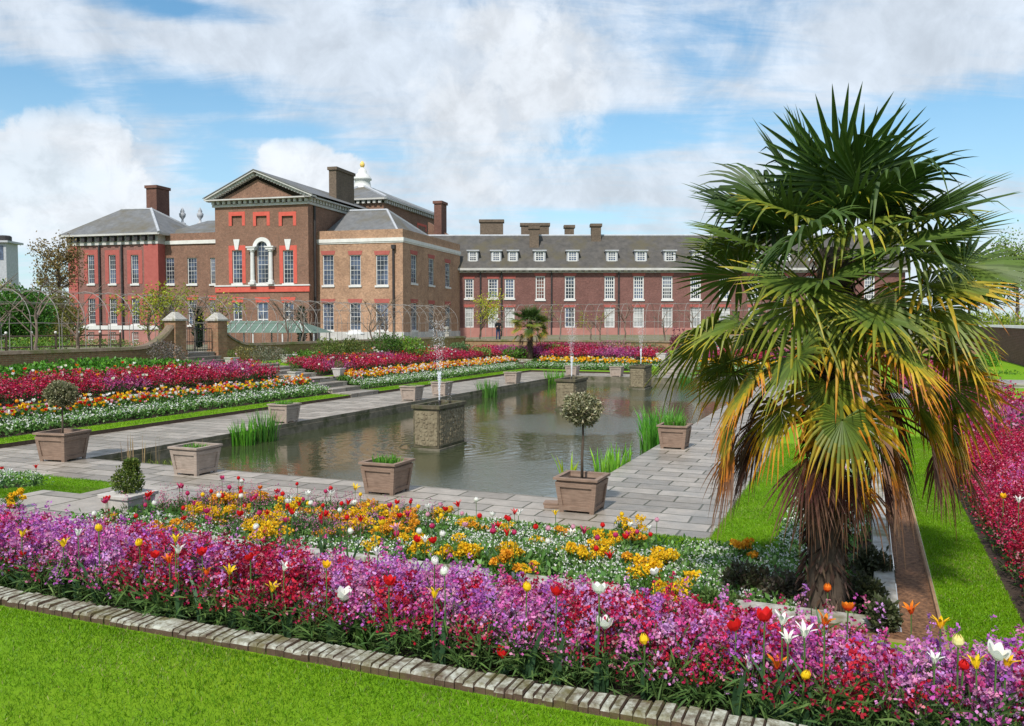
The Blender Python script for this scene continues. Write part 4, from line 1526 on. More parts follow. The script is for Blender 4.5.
n = 330000
a = -10.38 - 5.2 * rng.random(n) ** 1.4; b = rng.uniform(-9, 9.5, n)
P = GO + a[:, None] * GL + b[:, None] * GP
q = (P[:, 1] > 1.4) & (np.abs(P[:, 0]) < P[:, 1] * .8 + 2.2)
mown('mown_grass', 'bright mown lawn in front of the brick kerb', a[q], b[q], terr(P[q, 0], P[q, 1]) - .004, .034, .0045)
n = 70000
a = rng.uniform(-8.4, 6, n) ; b = rng.uniform(-OFF['right'][5], -OFF['right'][4] - .35, n)
mown('mown_grass', 'mown grass path right of the bark strip behind the palm', a, b, np.full(n, .682), .034, .007)
n = 26000
a = rng.uniform(-8.38, -7.5, n); b = rng.uniform(-6.3, 7, n)
mown('mown_grass', 'narrow mown grass path behind the purple wallflowers', a, b, np.full(n, .682), .04, .006)
n = 42000
a1_, b1_ = rng.uniform(-3.3, -2.44, n), rng.uniform(-3.9, 4.8, n)
a2_, b2_ = rng.uniform(-2.6, 8, n), rng.uniform(-3.95, -2.96, n)
a3_, b3_ = rng.uniform(-3.3, -2.44, n // 3), rng.uniform(7.2, 13, n // 3)
a = np.concatenate([a1_, a2_, a3_]); b = np.concatenate([b1_, b2_, b3_])
mown('mown_grass', 'trimmed grass strip between the near paving and the lower bed', a, b, np.interp(ringpar(a, b), [1, 2], [.11, .13]) - .004, .035, .008)
n = 30000
a, b = rng.uniform(-3, 39, n), rng.uniform(B1 + L[1] + .02, B1 + L[2], n)
n2 = 30000
a4, b4 = rng.uniform(-6.0, -3.3, n2), rng.uniform(7.16, 8.93, n2)
mown('mown_grass', 'small lawn at the left behind the clipped box bush', a4, b4, gz(a4, b4) + .033, .035, .008)
k = ~((a > 16.2) & (a < 18.6))
mown('mown_grass', 'trimmed grass strip between the left paving and the tulip bed', a[k], b[k], np.full(k.sum(), .115), .045, .016)

# ------------------------------------------------------------------ the palace
PROT = -PA


def pempty(name, s, t, z, label, cat='palace', group='adjoining blocks of the brick palace'):
    P = PQ + s * PR + t * PD
    e = empty(name, (P[0], P[1], z), PROT, label, cat, group)
    e['_o'] = (s, t, z)
    return e


class PB(MB):
    """mesh in palace coordinates (s, t, z), rebased to its building on build"""
    def put(self, name, mat, bld, parent=None, bevel=0, smooth=False):
        o = bld['_o']
        self.v = [(x - o[0], y - o[1], z - o[2]) for x, y, z in self.v]
        return self.build(name, M[mat], parent or bld, bevel=bevel, smooth=smooth)


def front(t):
    return lambda u, z, d: (u, t + d, z)


def side(s):
    return lambda u, z, d: (s - d, u, z)


def wall_holes(mb, mapf, u0, u1, z0, z1, holes, depth=.18):
    us = sorted({u0, u1, *[h[0] for h in holes], *[h[1] for h in holes]})
    zs = sorted({z0, z1, *[h[2] for h in holes], *[h[3] for h in holes]})
    us = [u for u in us if u0 - 1e-6 <= u <= u1 + 1e-6]; zs = [z for z in zs if z0 - 1e-6 <= z <= z1 + 1e-6]
    for a, b in zip(us[:-1], us[1:]):
        for c, d in zip(zs[:-1], zs[1:]):
            m = ((a + b) / 2, (c + d) / 2)
            if any(h[0] < m[0] < h[1] and h[2] < m[1] < h[3] for h in holes): continue
            mb.poly([mapf(a, c, 0), mapf(b, c, 0), mapf(b, d, 0), mapf(a, d, 0)])
    for a, b, c, d in holes:
        for p, q in (((a, c), (a, d)), ((a, d), (b, d)), ((b, d), (b, c)), ((b, c), (a, c))):
            mb.poly([mapf(*p, 0), mapf(*q, 0), mapf(*q, depth), mapf(*p, depth)])


def slab(mb, mapf, u0, u1, z0, z1, d0, d1):
    """box on a facade between depths d0 (outer, negative = proud) and d1"""
    bot = [mapf(u0, z0, d0), mapf(u1, z0, d0), mapf(u1, z0, d1), mapf(u0, z0, d1)]
    top = [mapf(u0, z1, d0), mapf(u1, z1, d0), mapf(u1, z1, d1), mapf(u0, z1, d1)]
    mb.hexa(bot, top)


def window(bld, mapf, h, cols=4, rows=6, glass='glass', sill=True, trim=None, fw=.085, bw=.026, depth=.10, mid=True, name='window'):
    u0, u1, z0, z1 = h
    mb = PB()
    d0, d1 = depth, depth + .07
    slab(mb, mapf, u0, u0 + fw, z0, z1, d0, d1); slab(mb, mapf, u1 - fw, u1, z0, z1, d0, d1)
    slab(mb, mapf, u0 + fw, u1 - fw, z1 - fw, z1, d0, d1); slab(mb, mapf, u0 + fw, u1 - fw, z0, z0 + fw, d0, d1)
    for k in range(1, cols):
        u = u0 + fw + (u1 - u0 - 2 * fw) * k / cols
        slab(mb, mapf, u - bw / 2, u + bw / 2, z0 + fw, z1 - fw, d0 + .02, d1 - .01)
    for k in range(1, rows):
        z = z0 + fw + (z1 - z0 - 2 * fw) * k / rows
        w = bw * (2.0 if mid and k == rows // 2 else 1)
        slab(mb, mapf, u0 + fw, u1 - fw, z - w / 2, z + w / 2, d0 + .023, d1 - .012)
    fr = mb.put(name, 'white_paint', bld)
    mb = PB(); d = d1 - .005
    mb.poly([mapf(u0 + .01, z0 + .01, d), mapf(u1 - .01, z0 + .01, d), mapf(u1 - .01, z1 - .01, d), mapf(u0 + .01, z1 - .01, d)])
    mb.put('pane', glass, bld, fr)
    if trim:
        mb = PB(); trim[0](mb, mapf, h, *trim[2:]); mb.put('surround' if trim[0] is surround else 'lintel', trim[1], bld, fr)
    if sill:
        mb = PB(); slab(mb, mapf, u0 - .10, u1 + .10, z0 - .20, z0 - .002, -.12, depth + .05)
        mb.put('sill', 'white_paint', bld, fr)
    return fr


def fr_rect(t, u0, u1, v0, v1):
    s0, z1 = pf(u0, v0, t); s1, _ = pf(u1, v0, t); _, z0 = pf((u0 + u1) / 2, v1, t)
    return [s0, s1, z0, z1]


def sd_rect(s, u0, u1, v0, v1):
    t0, z1 = ps(u0, v0, s); t1, _ = ps(u1, v0, s); _, z0 = ps((u0 + u1) / 2, v1, s)
    return [t0, t1, z0, z1]


def surround(mb, mapf, h, w=.45, top=.45, d=-.03, bottom=False):
    u0, u1, z0, z1 = h
    slab(mb, mapf, u0 - w, u0 - .002, z0, z1 + top, d, .01); slab(mb, mapf, u1 + .002, u1 + w, z0, z1 + top, d, .01)
    slab(mb, mapf, u0 - .002, u1 + .002, z1 + .002, z1 + top, d, .01)


def lintel(mb, mapf, h, w=.2, top=.5, d=-.025):
    u0, u1, z0, z1 = h
    mb.hexa([mapf(u0 - w * .4, z1, d), mapf(u1 + w * .4, z1, d), mapf(u1 + w * .4, z1, .01), mapf(u0 - w * .4, z1, .01)],
            [mapf(u0 - w, z1 + top, d), mapf(u1 + w, z1 + top, d), mapf(u1 + w, z1 + top, .01), mapf(u0 - w, z1 + top, .01)])


def dentils(mb, mapf, u0, u1, z0, z1, step, d0, d1):
    n = int((u1 - u0) / step)
    for k in range(n):
        a = u0 + (k + .25) * (u1 - u0) / n
        slab(mb, mapf, a, a + step * .5, z0, z1, d0, d1)


# --- buff brick block (origin corner of the palace frame)
t0 = 0.0
sL = pf(317.6, 280, t0)[0]; sR = 0.0
zTop = pf(360, 230, 0)[1]; zb0 = pf(360, 242, 0)[1]; zb1 = pf(360, 238.5, 0)[1]
tB = ps(460, 260, 0)[0]
B = pempty('palace_block', (sL + sR) / 2, tB / 2, 1.0, 'buff brick palace block with parapet, next to the pedimented centre')
fm, sm = front(0), side(0)
rows_up = [fr_rect(0, a, b, 255, 285.3) for a, b in ((322.6, 333.6), (349.6, 360.6), (375.8, 388))]
rows_lo = [fr_rect(0, a, b, 303, 330.5) for a, b in ((322.6, 333.6), (349.6, 360.6), (375.8, 388))]
side_up = [sd_rect(0, 410.9, 416.8, 254, 283.2), sd_rect(0, 428.6, 434, 258, 285.2), sd_rect(0, 445.2, 450, 262.5, 287)]
side_lo = [[h[0], h[1], rows_lo[0][2], rows_lo[0][3]] for h in side_up]
mb = PB()
wall_holes(mb, fm, sL, sR, 0.8, zTop, rows_up + rows_lo)
wall_holes(mb, sm, 0, tB, 0.8, zTop, side_up + side_lo)
mb.poly([(sL, 0.3, zTop), (sR - .3, .3, zTop), (sR - .3, .3, zTop - 1.2), (sL, .3, zTop - 1.2)])
mb.poly([(sL, 0, zTop), (sR, 0, zTop), (sR - .3, .3, zTop), (sL, .3, zTop)])
mb.poly([(sR, 0, zTop), (sR, tB, zTop), (sR - .3, tB, zTop), (sR - .3, .3, zTop)])
mb.poly([(sR - .3, .3, zTop), (sR - .3, tB, zTop), (sR - .3, tB, zTop - 1.2), (sR - .3, .3, zTop - 1.2)])
mb.poly([(sL, tB, .8), (sR, tB, .8), (sR, tB, zTop), (sL, tB, zTop)])
mb.put('wall', 'brick_buff', B)
mb = PB()
slab(mb, fm, sL, 0.14, zb0, zb1, -.14, -.002); slab(mb, sm, -0.0, tB, zb0, zb1, -.14, -.002)
slab(mb, fm, sL, 0.08, zb0 - .14, zb0 - .002, -.07, -.002); slab(mb, sm, 0.0, tB, zb0 - .14, zb0 - .002, -.07, -.002)
mb.put('cornice', 'stone_white', B)
mb = PB(); slab(mb, fm, sL, .1, .8, pf(360, 331.8, 0)[1], -.1, -.002); slab(mb, sm, 0, tB, .8, pf(360, 332.2, 0)[1], -.1, -.002); mb.put('plinth', 'cornice', B)
LT = (lintel, 'dressing_dull', .22, .42)
for h in rows_up + rows_lo: window(B, fm, h, 3, 6, trim=LT)
for h in side_up + side_lo: window(B, sm, h, 3, 6, trim=LT)
mb = PB()
mb.tube([(pf(394, 300, 0)[0], -.12, 1.5), (pf(394, 300, 0)[0], -.12, pf(394, 249, 0)[1])], .13, 8)
slab(mb, fm, pf(392.6, 250, 0)[0], pf(396, 250, 0)[0], pf(394, 249, 0)[1], pf(394, 245, 0)[1], -.4, -.02)
mb.put('drainpipe', 'pipe', B)
# hipped slate roof behind the parapet
ze = zTop - .5
ap0 = pf(350, 211, 5.5); ap1 = pf(387, 210, 5.5)
mb = PB()
e0, e1, e2, e3 = (sL - .0, .6, ze), (-.6, .6, ze), (-.6, 13.5, ze), (sL, 13.5, ze)
q0, q1 = (ap0[0], 5.5, ap0[1]), (ap1[0], 5.5, ap1[1])
mb.poly([e0, e1, q1, q0]); mb.poly([e1, e2, q1]); mb.poly([e2, e3, q0, q1]); mb.poly([e3, e0, q0])
rf = mb.put('roof', 'slate', B)
mb = PB()
for p, q in ((e1, q1), (e2, q1), (q0, q1)):
    mb.tube([p, q], .16, 5)
mb.put('ridge_flashing', 'lead', B, rf)

# --- pedimented centre
sRc = sL
lo, hi = 0.0, 5.0
for _ in range(40):
    mid = (lo + hi) / 2
    P = PQ + sRc * PR - mid * PD
    yc = P[1] * CT; u = 512 + F * P[0] / yc
    if u > 309.2: lo = mid
    else: hi = mid
tc_ = -lo
fm = front(tc_); 
sLc = pf(216, 280, tc_)[0]
zc0 = pf(262, 203.5, tc_)[1]
C = pempty('palace_block', (sLc + sRc) / 2, tc_ + 6, 1.0, 'dark brick palace centre with a white trimmed pediment and arched window')
attic = [fr_rect(tc_, a, b, 216, 225.8) for a, b in ((231.7, 242), (256, 266.7), (281.8, 293))]
mains = [fr_rect(tc_, 232.2, 242, 250.4, 283.4), fr_rect(tc_, 256.8, 268, 241.5, 283.4), fr_rect(tc_, 283, 293.3, 250.4, 283.4)]
lows = [fr_rect(tc_, a, b, 302.4, 328.5) for a, b in ((233, 242), (257, 268), (283, 293.6))]
mb = PB()
wall_holes(mb, fm, sLc, sRc, .6, zc0, attic + mains + lows)
for h in attic:
    mb.poly([fm(h[0], h[2], .17), fm(h[1], h[2], .17), fm(h[1], h[3], .17), fm(h[0], h[3], .17)])
tEnd = tc_ + 14
mb.poly([(sRc, tc_, .6), (sRc, tEnd, .6), (sRc, tEnd, zc0), (sRc, tc_, zc0)])
mb.poly([(sLc, tEnd, .6), (sLc, tc_, .6), (sLc, tc_, zc0), (sLc, tEnd, zc0)])
# spandrels that round off the arched window
h = mains[1]; rad = (h[1] - h[0]) / 2; cx = (h[0] + h[1]) / 2; zs = h[3] - rad
for sgn in (-1, 1):
    pts = [fm(cx + sgn * rad, h[3], .002), fm(cx, h[3], .002)] + [fm(cx + sgn * rad * math.sin(k * math.pi / 16), zs + rad * math.cos(k * math.pi / 16), .002) for k in range(9)]
    mb.poly(pts)
# tympanum
apx = pf(257.3, 173.5, tc_); pl, pr_ = pf(210, 200.5, tc_), pf(315, 199.5, tc_)
mb.poly([fm(sLc, zc0, .05), fm(sRc, zc0, .05), fm(sRc, pr_[1] - .3, .05), fm(apx[0], apx[1] - .6, .05), fm(sLc, pl[1] - .3, .05)])
mb.put('wall', 'brick_dark', C)
mb = PB()
ov = .75
zk = pf(262, 198.6, tc_)[1]
slab(mb, fm, sLc - ov, sRc + ov, zk - .14, zk, -ov, .3)
slab(mb, fm, sLc - .2, sRc + .2, zc0 - .25, zc0, -.22, -.002)
def rake(p, q, th, d0, d1):
    mb.hexa([fm(p[0], p[1] - th, d0), fm(q[0], q[1] - th, d0), fm(q[0], q[1] - th, d1), fm(p[0], p[1] - th, d1)],
            [fm(p[0], p[1], d0), fm(q[0], q[1], d0), fm(q[0], q[1], d1), fm(p[0], p[1], d1)])
A_ = (apx[0], apx[1] + .25); Lp = (sLc - ov - .1, zk + .1); Rp = (sRc + ov + .1, zk + .1)
rake(Lp, A_, .16, -ov, .3); rake(A_, Rp, .16, -ov, .3)
A2 = (A_[0], A_[1] - .34)
rake((Lp[0] + .3, Lp[1] - .05), A2, .14, -.25, .02); rake(A2, (Rp[0] - .3, Rp[1] - .05), .14, -.25, .02)
# side cornice
slab(mb, side(sRc), tc_ - ov, tEnd, zk - .14, zk, -ov, -.01)
slab(mb, side(sRc), tc_ - .2, tEnd, zc0 - .25, zc0, -.22, -.002)
mb.put('cornice', 'cornice', C)
mb = PB()
dentils(mb, fm, sLc - .3, sRc + .3, zc0 + .02, zk - .15, .62, -.42, -.01)
for p, q in (((Lp[0], Lp[1]), A_), (A_, (Rp[0], Rp[1]))):
    n = 20
    for k in range(1, n):
        f = (k + .0) / n
        x, z = p[0] + (q[0] - p[0]) * f, p[1] + (q[1] - p[1]) * f - .42
        slab(mb, fm, x - .15, x + .15, z - .02, z + .24, -.5, -.01)
dentils(mb, side(sRc), tc_ - .2, tEnd, zc0 + .02, zk - .15, .62, -.42, -.01)
mb.put('dentil_course', 'cornice', C)
for h in attic:
    mb = PB(); surround(mb, fm, h, .36, .42); mb.put('blind_window_surround', 'dressing', C)
mb = PB()
zr0, zr1 = pf(260, 292, tc_)[1], pf(260, 286.2, tc_)[1]
slab(mb, fm, sLc - .05, sRc + .12, zr0, zr1, -.12, -.002)
mb.put('red_band', 'dressing', C)
mb = PB()
slab(mb, fm, sLc - .08, sRc + .2, zr1 + .002, zr1 + .14, -.2, -.002)
mb.put('white_band', 'white_paint', C)
for h in (mains[0], mains[2]):
    c = (h[0] + h[1]) / 2; mb = PB()
    mb.hexa([fm(c - .17, h[3] + .05, -.12), fm(c + .17, h[3] + .05, -.12), fm(c + .17, h[3] + .05, 0), fm(c - .17, h[3] + .05, 0)],
            [fm(c - .38, h[3] + 1.15, -.12), fm(c + .38, h[3] + 1.15, -.12), fm(c + .38, h[3] + 1.15, 0), fm(c - .38, h[3] + 1.15, 0)])
    mb.put('keystone', 'white_paint', C)
# columns and archivolt of the arched window
mb = PB()
h = mains[1]
for c in (h[0] - .42, h[1] + .42):
    mb = PB()
    mb.lathe([(.30, h[2] + .1), (.30, h[2] + .3), (.23, h[2] + .35), (.20, zs - .45), (.28, zs - .4), (.30, zs - .25)], c, tc_ - .22, 12)
    slab(mb, fm, c - .36, c + .36, h[2] - .12, h[2] + .098, -.55, -.01)
    slab(mb, fm, c - .42, c + .42, zs - .25, zs - .02, -.55, -.01)
    slab(mb, fm, c - .55, c + .55, zs - .018, zs + .12, -.62, -.01)
    mb.put('column', 'white_paint', C)
mb = PB()
n = 18
for k in range(n):
    a0, a1 = math.pi * k / n, math.pi * (k + 1) / n
    r0, r1 = rad + .003, rad + .42
    P = lambda r, a, d: fm(cx + r * math.cos(a), zs + .12 + r * math.sin(a) - .12, d)
    mb.hexa([P(r0, a0, -.16), P(r1, a0, -.16), P(r1, a0, -.003), P(r0, a0, -.003)], [P(r0, a1, -.16), P(r1, a1, -.16), P(r1, a1, -.003), P(r0, a1, -.003)])
mb.put('window_arch', 'white_paint', C)
for h, c_, r_ in ((mains[0], 3, 7), (mains[1], 3, 9), (mains[2], 3, 7)): window(C, fm, h, c_, r_, trim=(surround, 'dressing', .42, .5) if r_ == 7 else None)
for h in lows: window(C, fm, h, 2, 3, sill=False, bw=.07, trim=(lintel, 'dressing', .25, .55))
mb = PB()
mb.tube([(sRc + .12, tc_ + 1.2, 1), (sRc + .12, tc_ + 1.2, zc0 - .3)], .12, 8)
mb.put('drainpipe', 'pipe', C)
# gabled slate roof running back
mb = PB()
f0, f1 = tc_ - ov - .05, tEnd + 4
rid = A_[1] + .1
dz = .08
mb.poly([(Lp[0] - .1, f0, Lp[1] + dz), (A_[0], f0, rid), (A_[0], f1, rid), (Lp[0] - .1, f1, Lp[1] + dz)])
mb.poly([(A_[0], f0, rid), (Rp[0] + .1, f0, Rp[1] + dz), (Rp[0] + .1, f1, Rp[1] + dz), (A_[0], f1, rid)])
for a_, b_ in (((Lp[0] - .1, Lp[1]), (A_[0], rid - dz)), ((A_[0], rid - dz), (Rp[0] + .1, Rp[1]))):
    mb.poly([(a_[0], f0, a_[1] - .02), (b_[0], f0, b_[1] - .02), (b_[0], f0, b_[1] + dz), (a_[0], f0, a_[1] + dz)])
rf = mb.put('roof', 'slate', C)
# broad chimney
def chimney(bld, t, u0, u1, v0, v1, dp, mat, par=None, cap=True):
    s0, z1 = pf(u0, v0, t); s1, z0 = pf(u1, v1, t)
    mb = PB(); mb.box(s0, s1, t, t + dp, z0, z1 - (.35 if cap else 0))
    if cap: mb.box(s0 - .14, s1 + .14, t - .14, t + dp + .14, z1 - .348, z1)
    return mb.put('chimney', mat, bld, par)
M['brick_chim'] = brickmat('red_chimney_brick', (0.115, 0.055, 0.042), (0.155, 0.072, 0.052), (0.2, 0.12, 0.1), (0.10, 0.05, 0.04))
M['brick_soot'] = brickmat('sooty_chimney_brick', (0.10, 0.075, 0.055), (0.15, 0.11, 0.08), (0.17, 0.14, 0.11), (0.08, 0.06, 0.045))
chimney(C, tc_ + 9.0, 328.8, 336.5, 167, 208, 4.6, 'brick_soot', rf)

# --- cupola block behind
tk = 15.0
K = pempty('palace_block', pf(380, 200, tk)[0], tk + 8, 9, 'pyramid roofed palace block crowned by a white cupola with a gilded ball')
c0 = pf(383.5, 202.5, tk); cl_ = pf(330, 202.5, tk)
zE = c0[1]
ap = pf(362.5, 185.3, tk + 8)
tR = tk + 19
mb = PB()
mb.box(cl_[0], c0[0], tk, tR, zE - 6, zE)
hwin = sd_rect(c0[0], 418, 425.5, 225, 230.5)
mb.put('wall', 'brick_dark', K)
mb = PB()
slab(mb, front(tk), cl_[0] - .5, c0[0] + .6, zE + .35, zE + .55, -.6, 19.4)
mb.put('cornice', 'cornice', K)
mb = PB()
dentils(mb, front(tk), cl_[0], c0[0], zE - .05, zE + .34, .7, -.4, -.01); dentils(mb, side(c0[0]), tk, tR, zE - .05, zE + .34, .7, -.4, -.01)
mb.put('dentil_course', 'cornice', K)
mb = PB()
q = (ap[0], tk + 8, ap[1]); zz = zE + .56
es = [(cl_[0] - .5, tk - .6, zz), (c0[0] + .6, tk - .6, zz), (c0[0] + .6, tR + .4, zz), (cl_[0] - .5, tR + .4, zz)]
for i in range(4): mb.poly([es[i], es[(i + 1) % 4], q])
rf = mb.put('roof', 'slate', K)
mb = PB()
for i in (0, 1, 2): mb.tube([es[i], q], .22, 5)
mb.put('hip_flashing', 'lead', K, rf)
mb = PB(); surround(mb, side(c0[0]), hwin, .3, .3); mb.put('blind_window_surround', 'dressing', K)
mb = PB(); z = ap[1] - .9; c = 1.0
mb.lathe([(1.35, z), (1.35, z + .5), (1.15, z + .6), (1.0, z + 1.5), (1.25, z + 1.62), (1.2, z + 1.8), (.95, z + 2.2), (.6, z + 2.5), (.55, z + 2.9), (.3, z + 3.05), (.12, z + 3.3)], ap[0], tk + 8, 16)
cu_ = mb.put('cupola', 'white_paint', K, smooth=True)
mb = PB(); mb.lathe([(.05, z + 3.2), (.26, z + 3.35), (.34, z + 3.6), (.26, z + 3.85), (.05, z + 4.1)], ap[0], tk + 8, 12); mb.put('gilded_ball', 'gold', K, cu_, smooth=True)
chimney(K, tk + 8, 434, 441.5, 201, 240, 2.0, 'brick_chim')
# raking gable end behind the chimney
mb = PB()
g0, g1 = pf(428, 222, tk + 9), pf(453, 238, tk + 9)
mb.hexa([(g0[0], tk + 9, 6), (g1[0], tk + 9, 6), (g1[0], tk + 10, 6), (g0[0], tk + 10, 6)], [(g0[0], tk + 9, g0[1]), (g1[0], tk + 9, g1[1]), (g1[0], tk + 10, g1[1]), (g0[0], tk + 10, g0[1])])
mb.put('gable_wall', 'brick_dark', K)

# --- red pavilion on the left
tp = -.2
fm = front(tp)
s0, s1 = pf(70, 280, tp)[0], pf(158.5, 280, tp)[0]
zp0 = pf(112, 245, tp)[1]; zp1 = pf(112, 235, tp)[1]
V = pempty('palace_block', (s0 + s1) / 2, 5, .3, 'red brick palace pavilion with hipped roof at the left end', group='adjoining blocks of the brick palace')
up_ = [fr_rect(tp, a, b, 255, 283.8) for a, b in ((87.4, 94.2), (108.6, 115.7), (130.8, 138.3))]
lo_ = [fr_rect(tp, a, b, 298.6, 324.3) for a, b in ((88.2, 95.3), (109.4, 116.8), (131.6, 139.3))]
ba_ = [fr_rect(tp, a, b, 332, 343.5) for a, b in ((88.6, 95.2), (110.2, 117), (132.4, 139.4))]
mb = PB()
wall_holes(mb, fm, s0, s1, .1, zp1, up_ + lo_)
mb.poly([(s1, tp, .1), (s1, tp + 10, .1), (s1, tp + 10, zp1), (s1, tp, zp1)]); mb.poly([(s0, tp + 10, .1), (s0, tp, .1), (s0, tp, zp1), (s0, tp + 10, zp1)])
mb.put('wall', 'brick_pink', V)
mb = PB()
z_ = pf(112, 329.5, tp)[1]
sa, sb = pf(78.5, 280, tp)[0], pf(145, 280, tp)[0]
slab(mb, fm, s0 - .1, sa, z_, zp0, -.12, -.002); mb.put('pilaster', 'dressing_dull', V)
mb = PB(); slab(mb, fm, sb, s1 + .1, z_, zp0, -.12, -.002); slab(mb, side(s1), tp + .0, tp + 1.2, z_, zp0, -.1, -.002)
mb.put('pilaster', 'dressing_dull', V)
mb = PB(); 
wall_holes(mb, front(tp - .14), s0 - .12, s1 + .12, .1, z_ - .002, ba_); mb.poly([(s1 + .12, tp - .14, .1), (s1 + .12, tp + 3, .1), (s1 + .12, tp + 3, z_), (s1 + .12, tp - .14, z_)])
mb.put('plinth', 'pink_plinth', V)
mb = PB(); slab(mb, fm, s0 - .2, s1 + .2, z_, pf(112, 325.5, tp)[1], -.24, -.13); mb.put('white_band', 'white_paint', V)
mb = PB()
slab(mb, fm, s0 - .15, s1 + .15, zp0, zp1 - .15, -.18, -.003); slab(mb, side(s1), tp, tp + 10, zp0, zp1 - .15, -.15, -.003)
slab(mb, fm, s0 - .8, s1 + .8, zp1 - .148, zp1 + .06, -.8, 10.5)
mb.put('cornice', 'cornice', V)
mb = PB(); dentils(mb, fm, s0 - .1, s1 + .1, zp1 - .75, zp1 - .15, .95, -.6, -.18); mb.put('bracket_course', 'pipe', V)
for h in up_ + lo_: window(V, fm, h, 3, 6, trim=(surround, 'dressing_dull', .5, .55))
for h in ba_: window(V, front(tp - .14), h, 3, 3, sill=False)
for u in (100.6, 123):
    mb = PB(); s_ = pf(u, 280, tp)[0]; mb.tube([(s_, tp - .15, .5), (s_, tp - .15, zp0)], .12, 8); mb.put('drainpipe', 'pipe', V)
mb = PB()
r0, r1 = pf(121, 209.5, tp + 4.2), pf(149, 208.5, tp + 4.2)
zz = zp1 + .062
es = [(s0 - .8, tp - .8, zz), (s1 + .8, tp - .8, zz), (s1 + .8, tp + 10.3, zz), (s0 - .8, tp + 10.3, zz)]
q0, q1 = (r0[0], tp + 4.2, r0[1]), (r1[0], tp + 4.6, r1[1])
mb.poly([es[0], es[1], q1, q0]); mb.poly([es[1], es[2], q1]); mb.poly([es[2], es[3], q0, q1]); mb.poly([es[3], es[0], q0])
rf = mb.put('roof', 'slate', V)
mb = PB()
mb.tube([es[1], q1], .2, 5); mb.tube([es[2], q1], .15, 5); mb.tube([q0, q1], .12, 5); mb.put('hip_flashing', 'lead', V, rf)
chimney(V, tp + 7.5, 146, 157, 185.5, 222, 2.4, 'brick_chim', rf)

# --- link between pavilion and centre
tl = .9
fm = front(tl)
s2, s3 = s1 + .01, sLc - .01
zl0, zl1, zl2 = pf(190, 244, tl)[1], pf(190, 240.4, tl)[1], pf(190, 233, tl)[1]
Lk = pempty('palace_block', (s2 + s3) / 2, 4, .6, 'lower dark brick link between the red pavilion and the pedimented centre')
up_ = [fr_rect(tl, a, b, 257.8, 284) for a, b in ((165.3, 174), (187.2, 196.6), (210, 215))]
lo_ = [fr_rect(tl, a, b, 300, 325) for a, b in ((165.5, 174), (188, 196.8), (210, 215))]
mb = PB(); wall_holes(mb, fm, s2, s3, .2, zl2, up_ + lo_); mb.poly([(s2, tl, zl2), (s3, tl, zl2), (s3, tl + .4, zl2), (s2, tl + .4, zl2)])
mb.put('wall', 'brick_dark', Lk)
mb = PB(); slab(mb, fm, s2, s3, zl0, zl1, -.15, -.002); mb.put('cornice', 'stone_white', Lk)
for h in up_: window(Lk, fm, h, 3, 6)
for h in lo_: window(Lk, fm, h, 3, 6, trim=(lintel, 'dressing', .25, .5))
mb = PB()
za = pf(200, 221, tl + 6)[1]
k0, k1 = s2 - 1.5, s3
mb.poly([(k0, tl + .5, zl2 - .1), (k1, tl + .5, zl2 - .1), (k1, tl + 6, za), (k0 + 3, tl + 6, za)]); mb.poly([(k0 + 3, tl + 6, za), (k1, tl + 6, za), (k1, tl + 12, zl2 - .3), (k0, tl + 12, zl2 - .3)])
rf = mb.put('roof', 'slate', Lk)
for u in (182.3, 200):
    c, zt = pf(u, 207.5, tl + 11); zb = pf(u, 226, tl + 11)[1]
    mb = PB(); H = zt - zb
    mb.lathe([(.4, zb), (.4, zb + .16 * H), (.16, zb + .2 * H), (.12, zb + .36 * H), (.36, zb + .5 * H), (.42, zb + .66 * H), (.22, zb + .74 * H), (.28, zb + .79 * H), (.12, zb + .93 * H), (.05, zb + H)], c, tl + 11, 12)
    mb.put('stone_urn', 'lead', Lk, smooth=True)

# --- long range on the right
PA_, PR_, PD_, PQ_, PROT_ = PA, PR, PD, PQ, PROT
PA = R(.6); PROT = -PA
PR = np.array([math.cos(PA), -math.sin(PA), 0.0]); PD = np.array([math.sin(PA), math.cos(PA), 0.0])
PQ = np.array([(458 - 512) / F * 105.5, 105.5, 0.0])
tg = 0.0
fm = front(tg)
s4, s5 = pf(452, 290, tg)[0], pf(905, 290, tg)[0]
zg0, zg1 = pf(560, 271.5, tg)[1], pf(560, 268.3, tg)[1]
Lg = pempty('palace_range', (s4 + s5) / 2, tg + 5, 1.2, 'long red brick palace range with dormers behind the metal arbour')
xs_ = [(464.8, 473.6), (488, 498), (504.7, 514.4), (535.6, 545), (564.8, 575), (604.5, 614.7), (633.4, 643.9), (662, 672.6), (690.5, 701)] + [(690.5 + 29 * k, 701 + 29 * k) for k in range(1, 7)]
up_ = [fr_rect(tg, a, b, 278.7 if i < 3 else 276, 298.3 if i < 3 else 299.4) for i, (a, b) in enumerate(xs_)]
lo_ = [fr_rect(tg, a, b, 307.3, 327.5) for i, (a, b) in enumerate(xs_) if i != 3]
mb = PB(); wall_holes(mb, fm, s4, s5, .8, zg0, up_ + lo_); mb.poly([(s5, tg, .8), (s5, tg + 12, .8), (s5, tg + 12, zg0), (s5, tg, zg0)])
mb.put('wall', 'brick_red', Lg)
mb = PB(); slab(mb, fm, s4, s5 + .4, zg0 + .12, zg1, -.7, .2); slab(mb, fm, s4, s5 + .2, zg0 - .15, zg0, -.2, -.002); mb.put('cornice', 'cornice', Lg)
mb = PB(); dentils(mb, fm, s4, s5, zg0, zg0 + .12, .8, -.5, -.01); mb.put('dentil_course', 'cornice', Lg)
mb = PB(); slab(mb, fm, s4, s5, 1.0, pf(560, 327.8, tg)[1], -.12, -.002); mb.put('plinth', 'pink_plinth', Lg)
